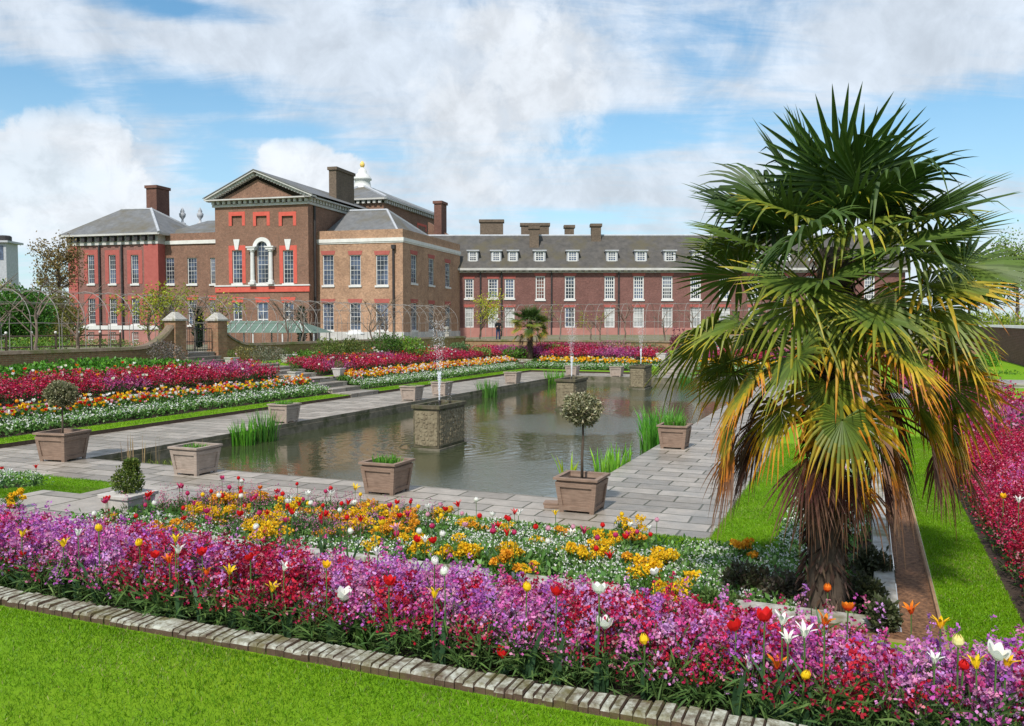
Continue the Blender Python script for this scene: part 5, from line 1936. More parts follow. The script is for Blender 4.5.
for i, h in enumerate(up_): window(Lg, fm, h, 3 if i < 5 else 4, 6, 'glass_red' if i == 3 else 'glass', fw=.15, bw=.05 if i < 5 else .075, trim=(lintel, 'dressing_dull', .2, .35))
for i, h in enumerate(lo_): window(Lg, fm, h, 3, 4, 'glass' if i in (3,) else 'glass_blind', fw=.13, bw=.05, sill=False, trim=(lintel, 'dressing_dull', .2, .35))
zr = pf(560, 235.6, tg + 4.6)[1]
zE_ = zg1 + .01
mb = PB()
mb.poly([(s4 - 6, tg - .6, zE_), (s5 + .4, tg - .6, zE_), (s5 + .4, tg + 4.6, zr), (s4 - 6, tg + 4.6, zr)])
mb.poly([(s4 - 6, tg + 4.6, zr), (s5 + .4, tg + 4.6, zr), (s5 + .4, tg + 11, zE_), (s4 - 6, tg + 11, zE_)])
rf = mb.put('roof', 'tile_brown', Lg)
mb = PB(); mb.tube([(s4 - 6, tg + 4.6, zr), (s5 + .4, tg + 4.6, zr)], .16, 6); mb.put('ridge', 'lead', Lg, rf)
mb = PB(); mb.poly([(s5 + .35, tg, zE_ - .5), (s5 + .35, tg + 11, zE_ - .5), (s5 + .35, tg + 4.6, zr - .05)]); mb.put('gable_wall', 'brick_red', Lg)
dx_ = [(469, 476.8), (492.3, 500), (509, 516.8), (535, 544.2), (568, 577.2), (607.5, 616.4), (636.4, 645.7), (665.3, 674.5), (693.6, 702.8)] + [(693.6 + 29 * k, 702.8 + 29 * k) for k in range(1, 7)]
slope = (zr - zE_) / 5.2
for a, b in dx_:
    td = tg + .48
    h = fr_rect(td, a, b, 251.2, 261.4)
    zroof = zE_ + (td - tg + .6) * slope
    mb = PB()
    back = td + (h[3] + .15 - zroof) / slope
    for x0, x1 in ((h[0] - .16, h[0]), (h[1], h[1] + .16)):
        mb.poly([(x0, td, zroof - .3), (x1, td, zroof - .3), (x1, td, h[3]), (x0, td, h[3])])
    for x in (h[0] - .16, h[1] + .16):
        mb.poly([(x, td, zroof - .3), (x, back, h[3] + .05), (x, td, h[3] + .05)])
    mb.poly([(h[0] - .16, td, zroof - .3), (h[1] + .16, td, zroof - .3), (h[1] + .16, td, h[2]), (h[0] - .16, td, h[2])])
    dm = mb.put('dormer', 'lead', Lg)
    mb = PB(); mb.hexa([(h[0] - .3, td - .2, h[3]), (h[1] + .3, td - .2, h[3]), (h[1] + .3, back + .4, h[3] + .05), (h[0] - .3, back + .4, h[3] + .05)],
                       [(h[0] - .3, td - .2, h[3] + .16), (h[1] + .3, td - .2, h[3] + .16), (h[1] + .3, back + .4, h[3] + .2), (h[0] - .3, back + .4, h[3] + .2)])
    mb.put('dormer_roof', 'lead', Lg, dm)
    w_ = window(Lg, front(td), h, 3, 4, fw=.13, bw=.055, sill=False, depth=-.05, name='dormer_window')
for u0, u1, v0, v1, tt in ((480, 503, 219.5, 240, 5.2), (521, 549, 223, 240, 4.8), (529.5, 538.8, 226, 252, 2.6), (565, 574, 225, 240, 5.0), (591.5, 601, 223.6, 244, 3.6)):
    chimney(Lg, tg + tt, u0, u1, v0, v1, 1.3, 'brick_soot', rf)
for u in (480.5, 501.5, 551.5, 618.6):
    s_ = pf(u, 290, tg)[0]
    mb = PB(); mb.tube([(s_, tg - .12, 1.6), (s_, tg - .12, zg0)], .11, 6); mb.put('drainpipe', 'pipe', Lg)
for b_ in (B, C, K, V, Lk, Lg): del b_['_o']
PA, PR, PD, PQ, PROT = PA_, PR_, PD_, PQ_, PROT_

# --- block of flats far away on the left
P = np.array([-.604 * 190, 190, 0])
T = empty('apartment_block', (P[0] - 6.5, P[1], 0), .05, 'grey glass block of flats far away at the left edge', 'building')
def zat(v): return EYE + (323 - v) / F * 190
mb = MB(); mb.box(-16, 8.5, 0, 5, 0, zat(243)); mb.build('wall', M['lead'], T)
mb = MB(); mb.box(-16, 9.3, -.8, 6, zat(243) + .01, zat(241)); mb.build('roof_slab', M['lead'], T)
for k in range(9):
    mb = MB(); x = -15 + k * 2.6; mb.box(x, x + 2.1, -.08, .1, zat(260), zat(246)); mb.build('window', M['glass'], T)
for k in range(3):
    mb = MB(); x = 7.0 - k * 3.6; mb.lathe([(1.4, zat(241)), (1.4, zat(236)), (1.1, zat(235))], x, 2.5, 12); mb.build('roof_tank', M['pipe'], T)

# ------------------------------------------------------------------ metal arbour walks outside the walls
def arbour(label, along, n, step, c0, z0, w=3.0, hp=1.55):
    """along: function (k_distance, cross) -> world xy"""
    P0 = along(0, 0)
    t = empty('metal_arbour', (P0[0], P0[1], z0(P0)), 0, label, 'arbour', 'metal arbour walks round the garden')
    base = np.array([P0[0], P0[1], 0])
    hz = lambda P: np.array([P[0], P[1], 0]) - base
    prof = [(-w / 2, 0), (-w / 2, hp * .5), (-w / 2, hp)] + [(-w / 2 * math.cos(k * math.pi / 10), hp + (w / 2) * math.sin(k * math.pi / 10) * .95) for k in range(1, 10)] + [(w / 2, hp), (w / 2, hp * .5), (w / 2, 0)]
    for k in range(n):
        mb = MB()
        pts = []
        for c, z in prof:
            P = along(k * step, c + w / 2)
            pts.append(hz(P) + UP * z)
        mb.tube(pts, .016, 5, False)
        mb.build('hoop', M['steel'], t)
    for q in (2, 4, 6, 8, 10, 12):
        c, z = prof[q]
        mb = MB()
        pts = [hz(along(k * step, c + w / 2)) + UP * (z + (.02 if k % 2 else -.01)) for k in range(n)]
        mb.tube(pts, .010, 4, False)
        mb.build('rail', M['steel'], t)
    return t


zt_ = lambda P: float(terr(P[0], P[1]))
arbour('long hooped metal arbour walk running behind the left wall and gate', lambda d, c: G(-2 + d, wl + 1.3 + c)[:2], 40, 1.3, 0, zt_)
arbour('hooped metal arbour walk along the far end before the long brick range', lambda d, c: G(wf + 1.3 + c, wl - d)[:2], 40, .97, 0, zt_)
arbour('bare metal arbour walk beyond the right hand wall', lambda d, c: G(18 + d, wr - 1.3 - c)[:2], 16, 1.9, 0, zt_)


def twiggy(label, a, b, h, nb, mat='twig', leafy=0, cols=None, group='bare trees trained over the arbour', name='trained_tree', seed=0, cat='tree'):
    P = G(a, b); z = zt_(P)
    t = empty(name, (P[0], P[1], z - .03), GROT, label, cat, group)
    mb = MB()
    rd = random.Random(seed)
    tips = []
    x = y = 0.0
    pts = [(0, 0, 0)]
    for k in range(1, 6):
        x += rd.uniform(-.12, .12); y += rd.uniform(-.1, .1)
        pts.append((x, y, h * .62 * k / 5))
    mb.tube(pts, [.07, .06, .055, .05, .04, .03], 6)
    for k in range(nb):
        s0 = pts[rd.randint(2, 5)]
        an = rd.uniform(0, 6.28); L_ = h * rd.uniform(.3, .6)
        m = (s0[0] + math.cos(an) * L_ * .4, s0[1] + math.sin(an) * L_ * .4, s0[2] + L_ * .45)
        e = (m[0] + math.cos(an + .4) * L_ * .45, m[1] + math.sin(an + .4) * L_ * .45, m[2] + L_ * rd.uniform(.05, .45))
        mb.tube([s0, m, e], [.03, .02, .008], 5)
        tips += [m, e]
        for q in range(3):
            a2 = an + rd.uniform(-1.3, 1.3); l2 = L_ * rd.uniform(.25, .5)
            e2 = (m[0] + math.cos(a2) * l2, m[1] + math.sin(a2) * l2, m[2] + l2 * rd.uniform(.1, .9))
            mb.tube([m, e2], [.014, .005], 4)
            tips.append(e2)
    mb.build('trunk', M[mat], t)
    if leafy:
        s = Soup()
        for tp_ in tips:
            n = leafy
            p = np.array(tp_) + rng.normal(0, .22, (n, 3))
            s.add(blades(p, rdir(n, .1), .13, .075), jit(pick(cols, n), n, .3))
        s.build('leaves', M['leaf'], t)
    return t


where = ['by the red pavilion', 'before the red pavilion corner', 'before the brick link', 'left of the gate pillars', 'right of the gate pillars', 'behind the green canopy', 'at the right end of the green canopy',
         'before the drainpipe of the dark centre', 'under the first buff bay', 'under the second buff bay', 'under the third buff bay', 'at the corner of the buff block', 'before the shaded side of the buff block', 'where the two arbours meet']
for k, wd in enumerate(where):
    twiggy('bare trained tree with crooked stems ' + wd, 8 + k * 3.05, wl + 1.35 + (k % 3) * 1.3, 3.3, 9, 'twig', 0, None, seed=k, cat='tree')
YG = [(.26, .30, .02), (.34, .36, .02), (.18, .24, .02)]
twiggy('yellow green leafy climber left of the gate', 16.8, wl + 2.2, 3.4, 8, 'twig', 26, YG, 'leafy climbers on the arbour', 'climbing_plant', 41, 'climber')
twiggy('yellow green leafy climber showing through the gate', 18.4, wl + 3.4, 3.2, 8, 'twig', 24, YG, 'leafy climbers on the arbour', 'climbing_plant', 42, 'climber')
twiggy('thin yellow green climber before the pedimented centre', 22.5, wl + 2.6, 3.0, 6, 'twig', 14, YG, 'leafy climbers on the arbour', 'climbing_plant', 43, 'climber')
for k, wd in enumerate(['left of the leafy young tree', 'behind the far palm', 'right of the far palm', 'before the sixth upper window', 'under the middle of the long range', 'towards the far steps', 'beside the far steps']):
    q = (wf + 1.5 + (k % 2) * 2.2, wl - 2.5 - k * 2.6)
    twiggy('thin bare trained tree on the far arbour ' + wd, q[0], q[1], 2.9, 6, 'twig', 0, None, seed=k + 70, cat='tree')
P = ray(480, 335) ; k = 68 / P[1]; q = toG(CAM + P * k)
twiggy('bright yellow young tree beside the standing visitor', q[0], q[1], 3.6, 9, 'bark', 30, [(.42, .44, .02), (.50, .46, .02), (.30, .36, .02)], None, 'young_tree', 44, 'tree')
for u_, wd in ((545, 'seen right of the small palm'), (592, 'seen above the middle of the far bed')):
    P = ray(u_, 335); k = 67.5 / P[1]; q = toG(CAM + P * k)
    twiggy('small yellow green climber on the far arbour ' + wd, q[0], q[1], 2.5, 4, 'twig', 10, YG, 'small climbers on the far arbour', 'climbing_plant', int(u_), 'climber')


# ------------------------------------------------------------------ shrubs, hedges, trees
def at(u, v, Y):
    r = ray(u, v); k = Y / r[1]
    return CAM + k * r


def shrub(label, u0, u1, vt, vb, Y, cols, n=900, leaf=.11, cat='shrub', name='shrub', group=None, flat=None):
    P = at((u0 + u1) / 2, vb, Y)
    w = (u1 - u0) / F * Y; h = (vb - vt) / F * Y * (1.3 if 37 < Y < 61.5 and u0 > 100 else 1.0)
    s = Soup()
    for k in range(7):
        ox, oy, oz = random.uniform(-.3, .3) * w, random.uniform(-.25, .25) * w, random.uniform(.3, .6) * h
        leafball(s, (ox, oy, oz), w * .27, n // 7, leaf, leaf * .55, cols, min(1.0, h / w * 1.3), .4, .35, .4)
    leafball(s, (0, 0, h * .45), w * .42, n // 3, leaf, leaf * .55, cols, h / w * 1.0, .6, .35, .4)
    a, b = toG(P)
    z = float(gz(a, b)) if (b < wl and a < wf and b > wr) else zt_(P)
    z = min(z, P[2]) if P[2] > z - 1.0 else z
    o = s.build(name, M['leaf'], None, (P[0], P[1], z), 0)
    tag(o, label, cat, group)


DG = [(.03, .075, .012), (.05, .11, .016), (.08, .15, .025)]
MG = [(.06, .15, .012), (.09, .21, .018), (.13, .27, .025)]
GY = [(.10, .115, .065), (.15, .155, .095), (.19, .18, .12)]
BU = [(.20, .17, .05), (.26, .21, .07), (.16, .15, .045)]
shrub('grey purple lavender bush below the wall, left of the gate', 150, 188, 344, 368, 38, [(.13, .11, .10), (.17, .14, .13), (.2, .18, .15)], 900, .09)
shrub('straw coloured bush just right of the gate pillar', 231, 262, 343, 358, 41.5, BU, 700, .10)
shrub('grey green lavender bush below the wall right of the gate', 245, 292, 347, 364, 41, GY, 900, .09)
shrub('low fresh green bush between lavender and dark shrubs', 285, 325, 352, 366, 43, MG, 700, .12)
shrub('olive green rounded shrub left of the big bright bush', 310, 345, 341, 362, 46, [(.08, .12, .02), (.12, .16, .03), (.17, .2, .04)], 900, .12)
shrub('dull olive shrub at the foot of the buff block', 340, 372, 341, 360, 48, [(.10, .13, .025), (.15, .17, .035), (.06, .09, .02)], 900, .12)
shrub('dark green bushy euphorbia in the middle of the wall border', 366, 402, 335, 358, 49.5, DG + MG[:1], 1100, .13)
shrub('bright lime green bush right of the dark euphorbia', 388, 428, 336, 356, 50.5, MG + [(.22, .34, .02)], 1100, .13)
shrub('purple dark low foliage under the olive shrubs', 300, 350, 356, 368, 43.5, [(.07, .035, .04), (.10, .05, .055), (.06, .06, .03)], 700, .1)
shrub('soft green mound left of the far palm', 445, 470, 345, 356, 57, [(.09, .17, .06), (.13, .22, .08)], 700, .14)
shrub('pale green mound beside the dull crimson patch', 468, 492, 348, 357, 58, [(.16, .25, .05), (.22, .31, .07)], 600, .14)
shrub('green leafy border plant behind the far palm', 500, 530, 345, 355, 60, MG, 600, .14)
shrub('yellow green border plant right of the far palm', 540, 572, 346, 356, 61, [(.22, .28, .04), (.16, .22, .04)], 600, .14)
shrub('rosy flowering shrub in the far border', 592, 632, 342, 354, 61, [(.30, .10, .16), (.36, .15, .2), (.16, .15, .06)], 700, .14)
shrub('grey green border plants left of the far steps', 625, 662, 345, 356, 60, [(.15, .17, .08), (.2, .2, .09)], 600, .14)
shrub('plum leaved shrub beside the far steps', 668, 692, 330, 356, 59, [(.20, .05, .07), (.26, .08, .1), (.14, .04, .05)], 800, .15)
shrub('lime green tuft at the foot of the far steps', 648, 660, 366, 375, 51, [(.2, .4, .03), (.28, .45, .04)], 300, .12)
# left hedge trees
shrub('second dark laurel mass behind the low railing', -70, 10, 276, 345, 60, [(.04, .13, .014), (.06, .18, .018), (.09, .24, .02)], 6000, .22, 'tree', 'evergreen_mass')
shrub('dense dark green laurel mass at the left edge behind the arbour', -16, 50, 272, 345, 62, [(.035, .11, .012), (.05, .16, .016), (.08, .22, .02)], 6000, .22, 'tree', 'evergreen_mass')
shrub('olive yellow willow like bush beside the red pavilion', 24, 80, 266, 345, 70, [(.15, .15, .03), (.2, .19, .04), (.11, .12, .025)], 3600, .22, 'tree', 'willow')
shrub('yellowish hedge tree under the far block of flats', -40, 28, 262, 345, 92, [(.30, .29, .03), (.24, .25, .03), (.2, .22, .03)], 2200, .3, 'tree', 'hedge_tree')
shrub('low green planting behind the left railing', -20, 70, 336, 352, 46, MG + [(.22, .26, .03)], 2000, .12)
shrub('low green planting at the foot of the red pavilion', 60, 150, 338, 356, 52, [(.1, .16, .03), (.16, .2, .04)], 1500, .12)
shrub('olive hedge filling the gap beside the red pavilion', 8, 84, 280, 345, 82, [(.13, .15, .03), (.18, .19, .04), (.10, .13, .025)], 5200, .25, 'hedge', 'hedge')
# right side
shrub('green rounded shrub below the right hand wall', 985, 1045, 368, 398, 34, MG, 1800, .1)
shrub('lemon green low shrub beside the right hand wall', 962, 1008, 366, 386, 37, [(.34, .38, .03), (.26, .34, .03)], 1200, .1)
shrub('fresh green shrub at the corner right of the palm', 975, 1000, 352, 372, 40, [(.1, .27, .02), (.14, .33, .03)], 900, .1)
shrub('clipped yellow green hedge beyond the right hand wall', 955, 1060, 300, 330, 75, [(.26, .32, .03), (.2, .28, .03)], 2600, .25, 'hedge', 'hedge')


def bigtree(label, u, Y, vt, vb, wpx, cols, n=5000, leaf=.3, crown0=.3, bare=.0, name='tree', seed=1):
    P = at(u, vb, Y); z = zt_(P)
    h = EYE + (323 - vt) / F * Y - z; w = wpx / F * Y
    t = empty(name, (P[0], P[1], z - .05), 0, label, 'tree', 'trees beyond the garden')
    rd = random.Random(seed)
    mb = MB(); tips = []
    mb.tube([(0, 0, 0), (.1, 0, h * .3), (0, .1, h * .6), (.1, 0, h * .9)], [h * .022, h * .018, h * .011, h * .004], 7)
    for k in range(26):
        f = rd.uniform(crown0, .85); an = k * 2.4
        L_ = w * .5 * rd.uniform(.5, 1.0) * (1.15 - f * .6)
        s0 = (0, 0, h * f)
        m = (math.cos(an) * L_ * .5, math.sin(an) * L_ * .5, h * f + L_ * .35)
        e = (math.cos(an + .2) * L_, math.sin(an + .2) * L_, h * f + L_ * rd.uniform(.3, .7))
        mb.tube([s0, m, e], [h * .007, h * .004, h * .0015], 5)
        tips += [m, e]
        for q in range(2):
            a2 = an + rd.uniform(-1, 1)
            e2 = (m[0] + math.cos(a2) * L_ * .5, m[1] + math.sin(a2) * L_ * .5, m[2] + L_ * rd.uniform(.1, .6))
            mb.tube([m, e2], [h * .003, h * .001], 4); tips.append(e2)
    mb.build('trunk', M['bark'], t)
    s = Soup()
    for tp_ in tips:
        m = max(3, int(n / len(tips) * rd.uniform(.3, 1.6)))
        p = np.array(tp_) + rng.normal(0, w * .065, (m, 3))
        s.add(blades(p, rdir(m), leaf * rng.uniform(.6, 1.3, m), leaf * .55), jit(pick(cols, m), m, .35))
    s.build('crown', M['leaf'], t)


bigtree('thin brownish spring tree against the sky beside the red pavilion', 60, 86, 233, 340, 62, [(.20, .14, .05), (.17, .13, .05), (.24, .18, .06)], 3600, .26, .45, seed=5)
bigtree('light green spring tree at the right edge beyond the palm', 1016, 90, 240, 335, 80, [(.16, .24, .04), (.2, .28, .05), (.11, .19, .03)], 5200, .3, .3, seed=6)
bigtree('pale green tree farther off to the right of the palm', 968, 120, 262, 335, 60, [(.15, .2, .06), (.19, .23, .07)], 2500, .4, .3, seed=7)


def cypress(label, u, Y, vt, vb, wpx):
    P = at(u, vb, Y); z = zt_(P); h = EYE + (323 - vt) / F * Y - z; w = wpx / F * Y
    s = Soup(); n = 700
    f = rng.random(n); an = rng.uniform(0, 6.28, n); r = w / 2 * np.sqrt(np.clip(np.sin(np.pi * (f * .9 + .08)), 0, 1)) * rng.uniform(.6, 1, n)
    p = np.stack([r * np.cos(an), r * np.sin(an), f * h], 1)
    s.add(blades(p, rdir(n, 1.0), .25, .1), jit(pick([(.012, .03, .012), (.02, .045, .016)], n), n))
    o = s.build('cypress', M['leaf'], None, (P[0], P[1], z)); tag(o, label, 'tree', 'dark clipped cypresses')


cypress('dark clipped cypress behind the iron gate', 199, 50, 309, 345, 9)
cypress('dark clipped cypress at the right end of the green canopy', 302, 58, 308, 340, 9)

# bright herbs under the left wall
s = Soup()
a, b = scatter(2600, -8, 14.2, B1 + 9.6, B1 + 11.9)
p = np.repeat(gpos(a, b), 9, 0); r = len(p)
p = p + np.stack([rng.normal(0, .13, r), rng.normal(0, .13, r), rng.random(r) * .5 * (.6 + .6 * vnoise(p[:, 0], p[:, 1], 1.6, 3))], 1)
s.add(blades(p, rdir(r, .5), .16, .085), jit(pick([(.05, .18, .012), (.09, .26, .02), (.14, .34, .03), (.05, .13, .012)], r), r, .3))
stuff(s, 'herbs', 'bright green leafy herbs below the left brick wall', 'herbs', 'leaf')

# tubs by the steps and the near path
box_tub('pale tub with a clipped box bush, just behind the purple flowers at the left', 'double clipped box bush by the small lawn at the left', -5.35, 4.95, .24, .85, .21, True)
box_tub('white tub on the upper terrace left of the gate steps', 'clipped box in the upper tub left of the gate steps', 16.6, 22.0, 1.2, .72, .2)
box_tub('white tub on the upper terrace right of the gate steps', 'clipped box in the upper tub right of the gate steps', 20.6, 22.0, 1.2, .72, .22)
box_tub('white tub half way down, at the end of the left crimson bank', 'clipped box in the tub at the end of the left crimson bank', 16.2, 18.2, .69, .65, .2)
box_tub('white tub half way down, where the orange tulips begin again', 'clipped box in the tub where the orange tulips begin again', 18.95, 17.75, .69, .7, .22)
box_tub('white tub at the left of the far steps', 'clipped box in the tub at the left of the far steps', A1 + 5.9, 7.3, .69, 1.0, .27)

# ------------------------------------------------------------------ pond: cisterns, jets, irises
def cistern(label, a, l2):
    t = empty('stone_cistern', G(a, 6.3, -.5), GROT, label, 'cistern', 'old lead cisterns standing in the pond')
    hx, hy, H = .82, .40, 1.24
    z0 = .14
    mb = MB()
    mb.box(-hx, hx, -hy, hy, z0 + .06, z0 + H - .08)
    mb.build('tank', M['cistern'], t, bevel=.012)
    mb = MB(); mb.box(-hx - .05, hx + .05, -hy - .05, hy + .05, 0, z0 + .058); mb.build('plinth', M['pool_edge'], t, bevel=.01)
    mb = MB()
    zt = z0 + H
    for x0, x1, y0, y1 in ((-hx - .05, hx + .05, -hy - .05, -hy + .06), (-hx - .05, hx + .05, hy - .06, hy + .05), (-hx - .05, -hx + .06, -hy + .06, hy - .06), (hx - .06, hx + .05, -hy + .06, hy - .06)):
        mb.box(x0, x1, y0, y1, zt - .078, zt + .03)
    mb.build('rim', M['cistern'], t, bevel=.012)
    # relief: bands, bosses and little scroll panels on each face
    rd = random.Random(int(a))
    mb = MB()
    for s_ in (-1, 1):
        y0, y1 = sorted((s_ * hy, s_ * (hy + .012)))
        mb.box(-hx + .06, hx - .06, y0, y1, z0 + .13, z0 + H - .14)
        x0, x1 = sorted((s_ * hx, s_ * (hx + .012)))
        mb.box(x0, x1, -hy + .05, hy - .05, z0 + .13, z0 + H - .14)
    def boss(x, y, z, nx, ny, r):
        mb.hexa([(x - (ny != 0) * r - (nx != 0) * 0, y - (nx != 0) * r, z - r), (x + (ny != 0) * r + nx * .03, y - (nx != 0) * r + ny * .03, z - r), (x + (ny != 0) * r + nx * .03, y + (nx != 0) * r + ny * .03, z - r), (x - (ny != 0) * r, y + (nx != 0) * r, z - r)],
                [(x - (ny != 0) * r * .6, y - (nx != 0) * r * .6, z + r), (x + (ny != 0) * r * .6 + nx * .03, y - (nx != 0) * r * .6 + ny * .03, z + r), (x + (ny != 0) * r * .6 + nx * .03, y + (nx != 0) * r * .6 + ny * .03, z + r), (x - (ny != 0) * r * .6, y + (nx != 0) * r * .6, z + r)])
    for s_ in (-1, 1):
        for k in range(15):
            x = -hx + .1 + k * (2 * hx - .2) / 14
            for z in np.linspace(z0 + .2, z0 + H - .2, 8):
                r = rd.uniform(.014, .046)
                x_, z_ = x, z
                x += rd.uniform(-.035, .035); z += rd.uniform(-.03, .03)
                mb.box(x - r, x + r, min(s_ * hy, s_ * (hy + .02 + r * .4)), max(s_ * hy, s_ * (hy + .02 + r * .4)), z - r * 1.1, z + r * 1.1)
                x = x_
        for k in range(8):
            for z in np.linspace(z0 + .2, z0 + H - .2, 8):
                y = -hy + .08 + k * (2 * hy - .16) / 7 + rd.uniform(-.03, .03); zz_ = z + rd.uniform(-.03, .03)
                r = rd.uniform(.012, .042)
                mb.box(min(s_ * hx, s_ * (hx + .02 + r * .3)), max(s_ * hx, s_ * (hx + .02 + r * .3)), y - r, y + r, zz_ - r, zz_ + r)
    mb.build('relief', M['cistern_relief'], t, bevel=.008)
    mb = MB(); mb.box(-hx + .062, hx - .062, -hy + .062, hy - .062, zt - .07, zt - .05); mb.build('basin_water', M['water'], t)
    mb = MB(); mb.tube([(0, 0, zt - .06), (0, 0, zt + .10)], .03, 8); mb.build('nozzle', M['pipe'], t)
    # the jet: a dense foot, then drops flying up and falling back
    s = Soup()
    Pz = zt + .08
    for frac, n, hh, spread in ((.3, 480, .8, .045), (1, 900, 2.3, .24)):
        f = rng.random(n) ** .8
        an = rng.uniform(0, 6.28, n); r = spread * (.12 + f ** 1.5) * np.sqrt(rng.random(n))
        p = np.stack([r * np.cos(an), r * np.sin(an), Pz + f * hh], 1)
        L_ = rng.uniform(.03, .07, n) if frac < 1 else rng.uniform(.016, .034, n)
        for q in range(2):
            d = unit(np.stack([rng.normal(0, .12, n), rng.normal(0, .12, n), np.ones(n)], 1))
            s.add(blades(p, d, L_, L_ * .42), (.9, .92, .95))
    n = 520
    f = rng.random(n); an = rng.uniform(0, 6.28, n); r = .28 + .5 * (1 - f) * rng.random(n)
    p = np.stack([r * np.cos(an) * .8, r * np.sin(an) * .8, Pz - .9 + f * 2.8], 1)
    s.add(blades(p, rdir(n, 1.0), rng.uniform(.012, .028, n), .012), (.9, .92, .95))
    o = s.build('water_jet', M['spray'], None, G(a, 6.3, -.5), GROT)
    tag(o, l2, 'water jet')


cistern('nearest mossy cistern, with bead and scroll relief, left of centre', 7.1, 'thin water jet over the nearest cistern')
cistern('middle dark cistern directly behind the ball headed bush', 19.0, 'white water jet over the middle cistern')
cistern('farthest cistern, before the far yellow tulips', 30.8, 'faint water jet over the farthest cistern')


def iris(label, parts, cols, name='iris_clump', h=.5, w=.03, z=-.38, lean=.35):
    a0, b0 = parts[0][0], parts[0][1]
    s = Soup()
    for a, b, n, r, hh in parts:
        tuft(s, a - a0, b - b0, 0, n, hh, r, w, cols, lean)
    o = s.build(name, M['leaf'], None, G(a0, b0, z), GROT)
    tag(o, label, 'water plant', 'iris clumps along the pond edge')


IR = [(.07, .24, .015), (.11, .32, .02), (.16, .38, .03)]
IRD = [(.05, .17, .02), (.08, .22, .03), (.10, .26, .03)]
iris('bright iris clump at the left end of the pond beside a pale planter', [(5.2, 11.75, 110, .33, .75)], IR)
iris('taller darker iris clump leaning against the left pond edge', [(6.15, 11.75, 110, .38, .95)], IRD)
iris('small iris clump on the left edge between two pale planters', [(22.6, 11.75, 120, .5, .9)], IRD)
iris('small bright iris clump near the far left corner', [(31.9, 11.7, 120, .5, .95)], IR)
iris('big tall iris stand in the water left of the right hand planter', [(10.2, .55, 190, .55, 1.15), (8.7, .4, 120, .4, 1.0)], [(.05, .2, .015), (.08, .28, .02), (.12, .34, .03)])
iris('spaced iris leaves at the right pond edge before the big stand', [(3.7, .3, 40, .3, .75), (4.6, .3, 44, .3, .8)], [(.12, .34, .02), (.17, .4, .03), (.2, .42, .03)], w=.045)
iris('yellow green iris shoot just behind the near right planter', [(2.2, .75, 16, .1, .85)], [(.30, .42, .02), (.24, .4, .03)], w=.05)
iris('small far iris clump to the right of the farthest cistern', [(33.6, 4.3, 110, .5, .95)], IRD)
iris('dead straw coloured reed stalks in the left corner of the pond', [(.9, 11.2, 16, .45, .85), (1.6, 10.4, 14, .4, .7)], [(.42, .30, .16), (.36, .24, .12)], 'reed_stalks', w=.022, lean=.12)
s = Soup(); tuft(s, 0, 0, 0, 70, .2, .5, .02, [(.2, .26, .03), (.12, .18, .02)], .9)
o = s.build('pond_weed', M['leaf'], None, G(1.2, 10.9, -.37), GROT); tag(o, 'low green weed round the dead reed stalks', 'water plant')

# a plank lying on the paving
mb = MB(); mb.box(-.16, .16, -.14, .14, 0.0, .05); mb.box(-.13, .13, -.10, .16, .052, .09)
o = mb.build('wooden_board', M['wood'], None, G(-.78, -.02, .004), GROT + .2, bevel=.006); tag(o, 'short brown boards stacked beside the near right planter', 'board')

# broad strap leaves growing by the kerb
s = Soup(); tuft(s, 0, 0, 0, 7, .42, .05, .05, [(.12, .26, .05), (.16, .32, .07)], .5)
q = hit(358, 648, .05)
o = s.build('strap_leaf_plant', M['leaf'], None, G(-10.0, q[1], float(gz(-10.0, q[1]))), GROT); tag(o, 'single broad leaved green plant rising at the brick kerb', 'plant')

# canopy behind the wall
P = at(277, 338, 56); z = zt_(P)
t = empty('garden_canopy', (P[0], P[1], z), -.15, 'pale green glazed canopy behind the brick wall right of the gate', 'canopy')
zt, ze = EYE + (323 - 321) / F * 56 - z, EYE + (323 - 332.5) / F * 56 - z
mb = MB(); mb.hexa([(-3.2, -1.5, ze), (3.3, -1.5, ze), (3.3, 1.5, ze), (-3.2, 1.5, ze)], [(-3.1, -.1, zt), (1.6, -.1, zt), (1.6, .1, zt), (-3.1, .1, zt)]); mb.build('roof', M['marquee'], t)
mb = MB()
for k in range(12):
    x = -3.1 + k * .55
    mb.tube([(x, -1.52, ze + .02), (min(x, 1.6), -.1, zt + .03)], .022, 4)
mb.build('glazing_bars', M['white_paint'], t)
for x in (-3.0, -1.0, 1.0, 3.1):
    for y in (-1.4, 1.4):
        mb = MB(); mb.tube([(x, y, 0), (x, y, ze)], .05, 6); mb.build('post', M['white_paint'], t)

# pale urn on its pedestal before the far end of the buff block
P = at(447, 335, 74); z = zt_(P)
t = empty('garden_urn', (P[0], P[1], z), 0, 'white garden urn on a pedestal where the two arbours meet', 'urn')
mb = MB(); mb.box(-.3, .3, -.3, .3, 0, .12); mb.box(-.24, .24, -.24, .24, .12, .8); mb.box(-.3, .3, -.3, .3, .8, .9); mb.build('pedestal', M['kerb'], t); t.scale = (.7, .7, .72)
mb = MB(); mb.lathe([(.18, .9), (.1, .98), (.08, 1.06), (.28, 1.25), (.32, 1.45), (.26, 1.5), (.34, 1.56), (.1, 1.6)], 0, 0, 14); mb.build('bowl', M['kerb'], t, smooth=True)

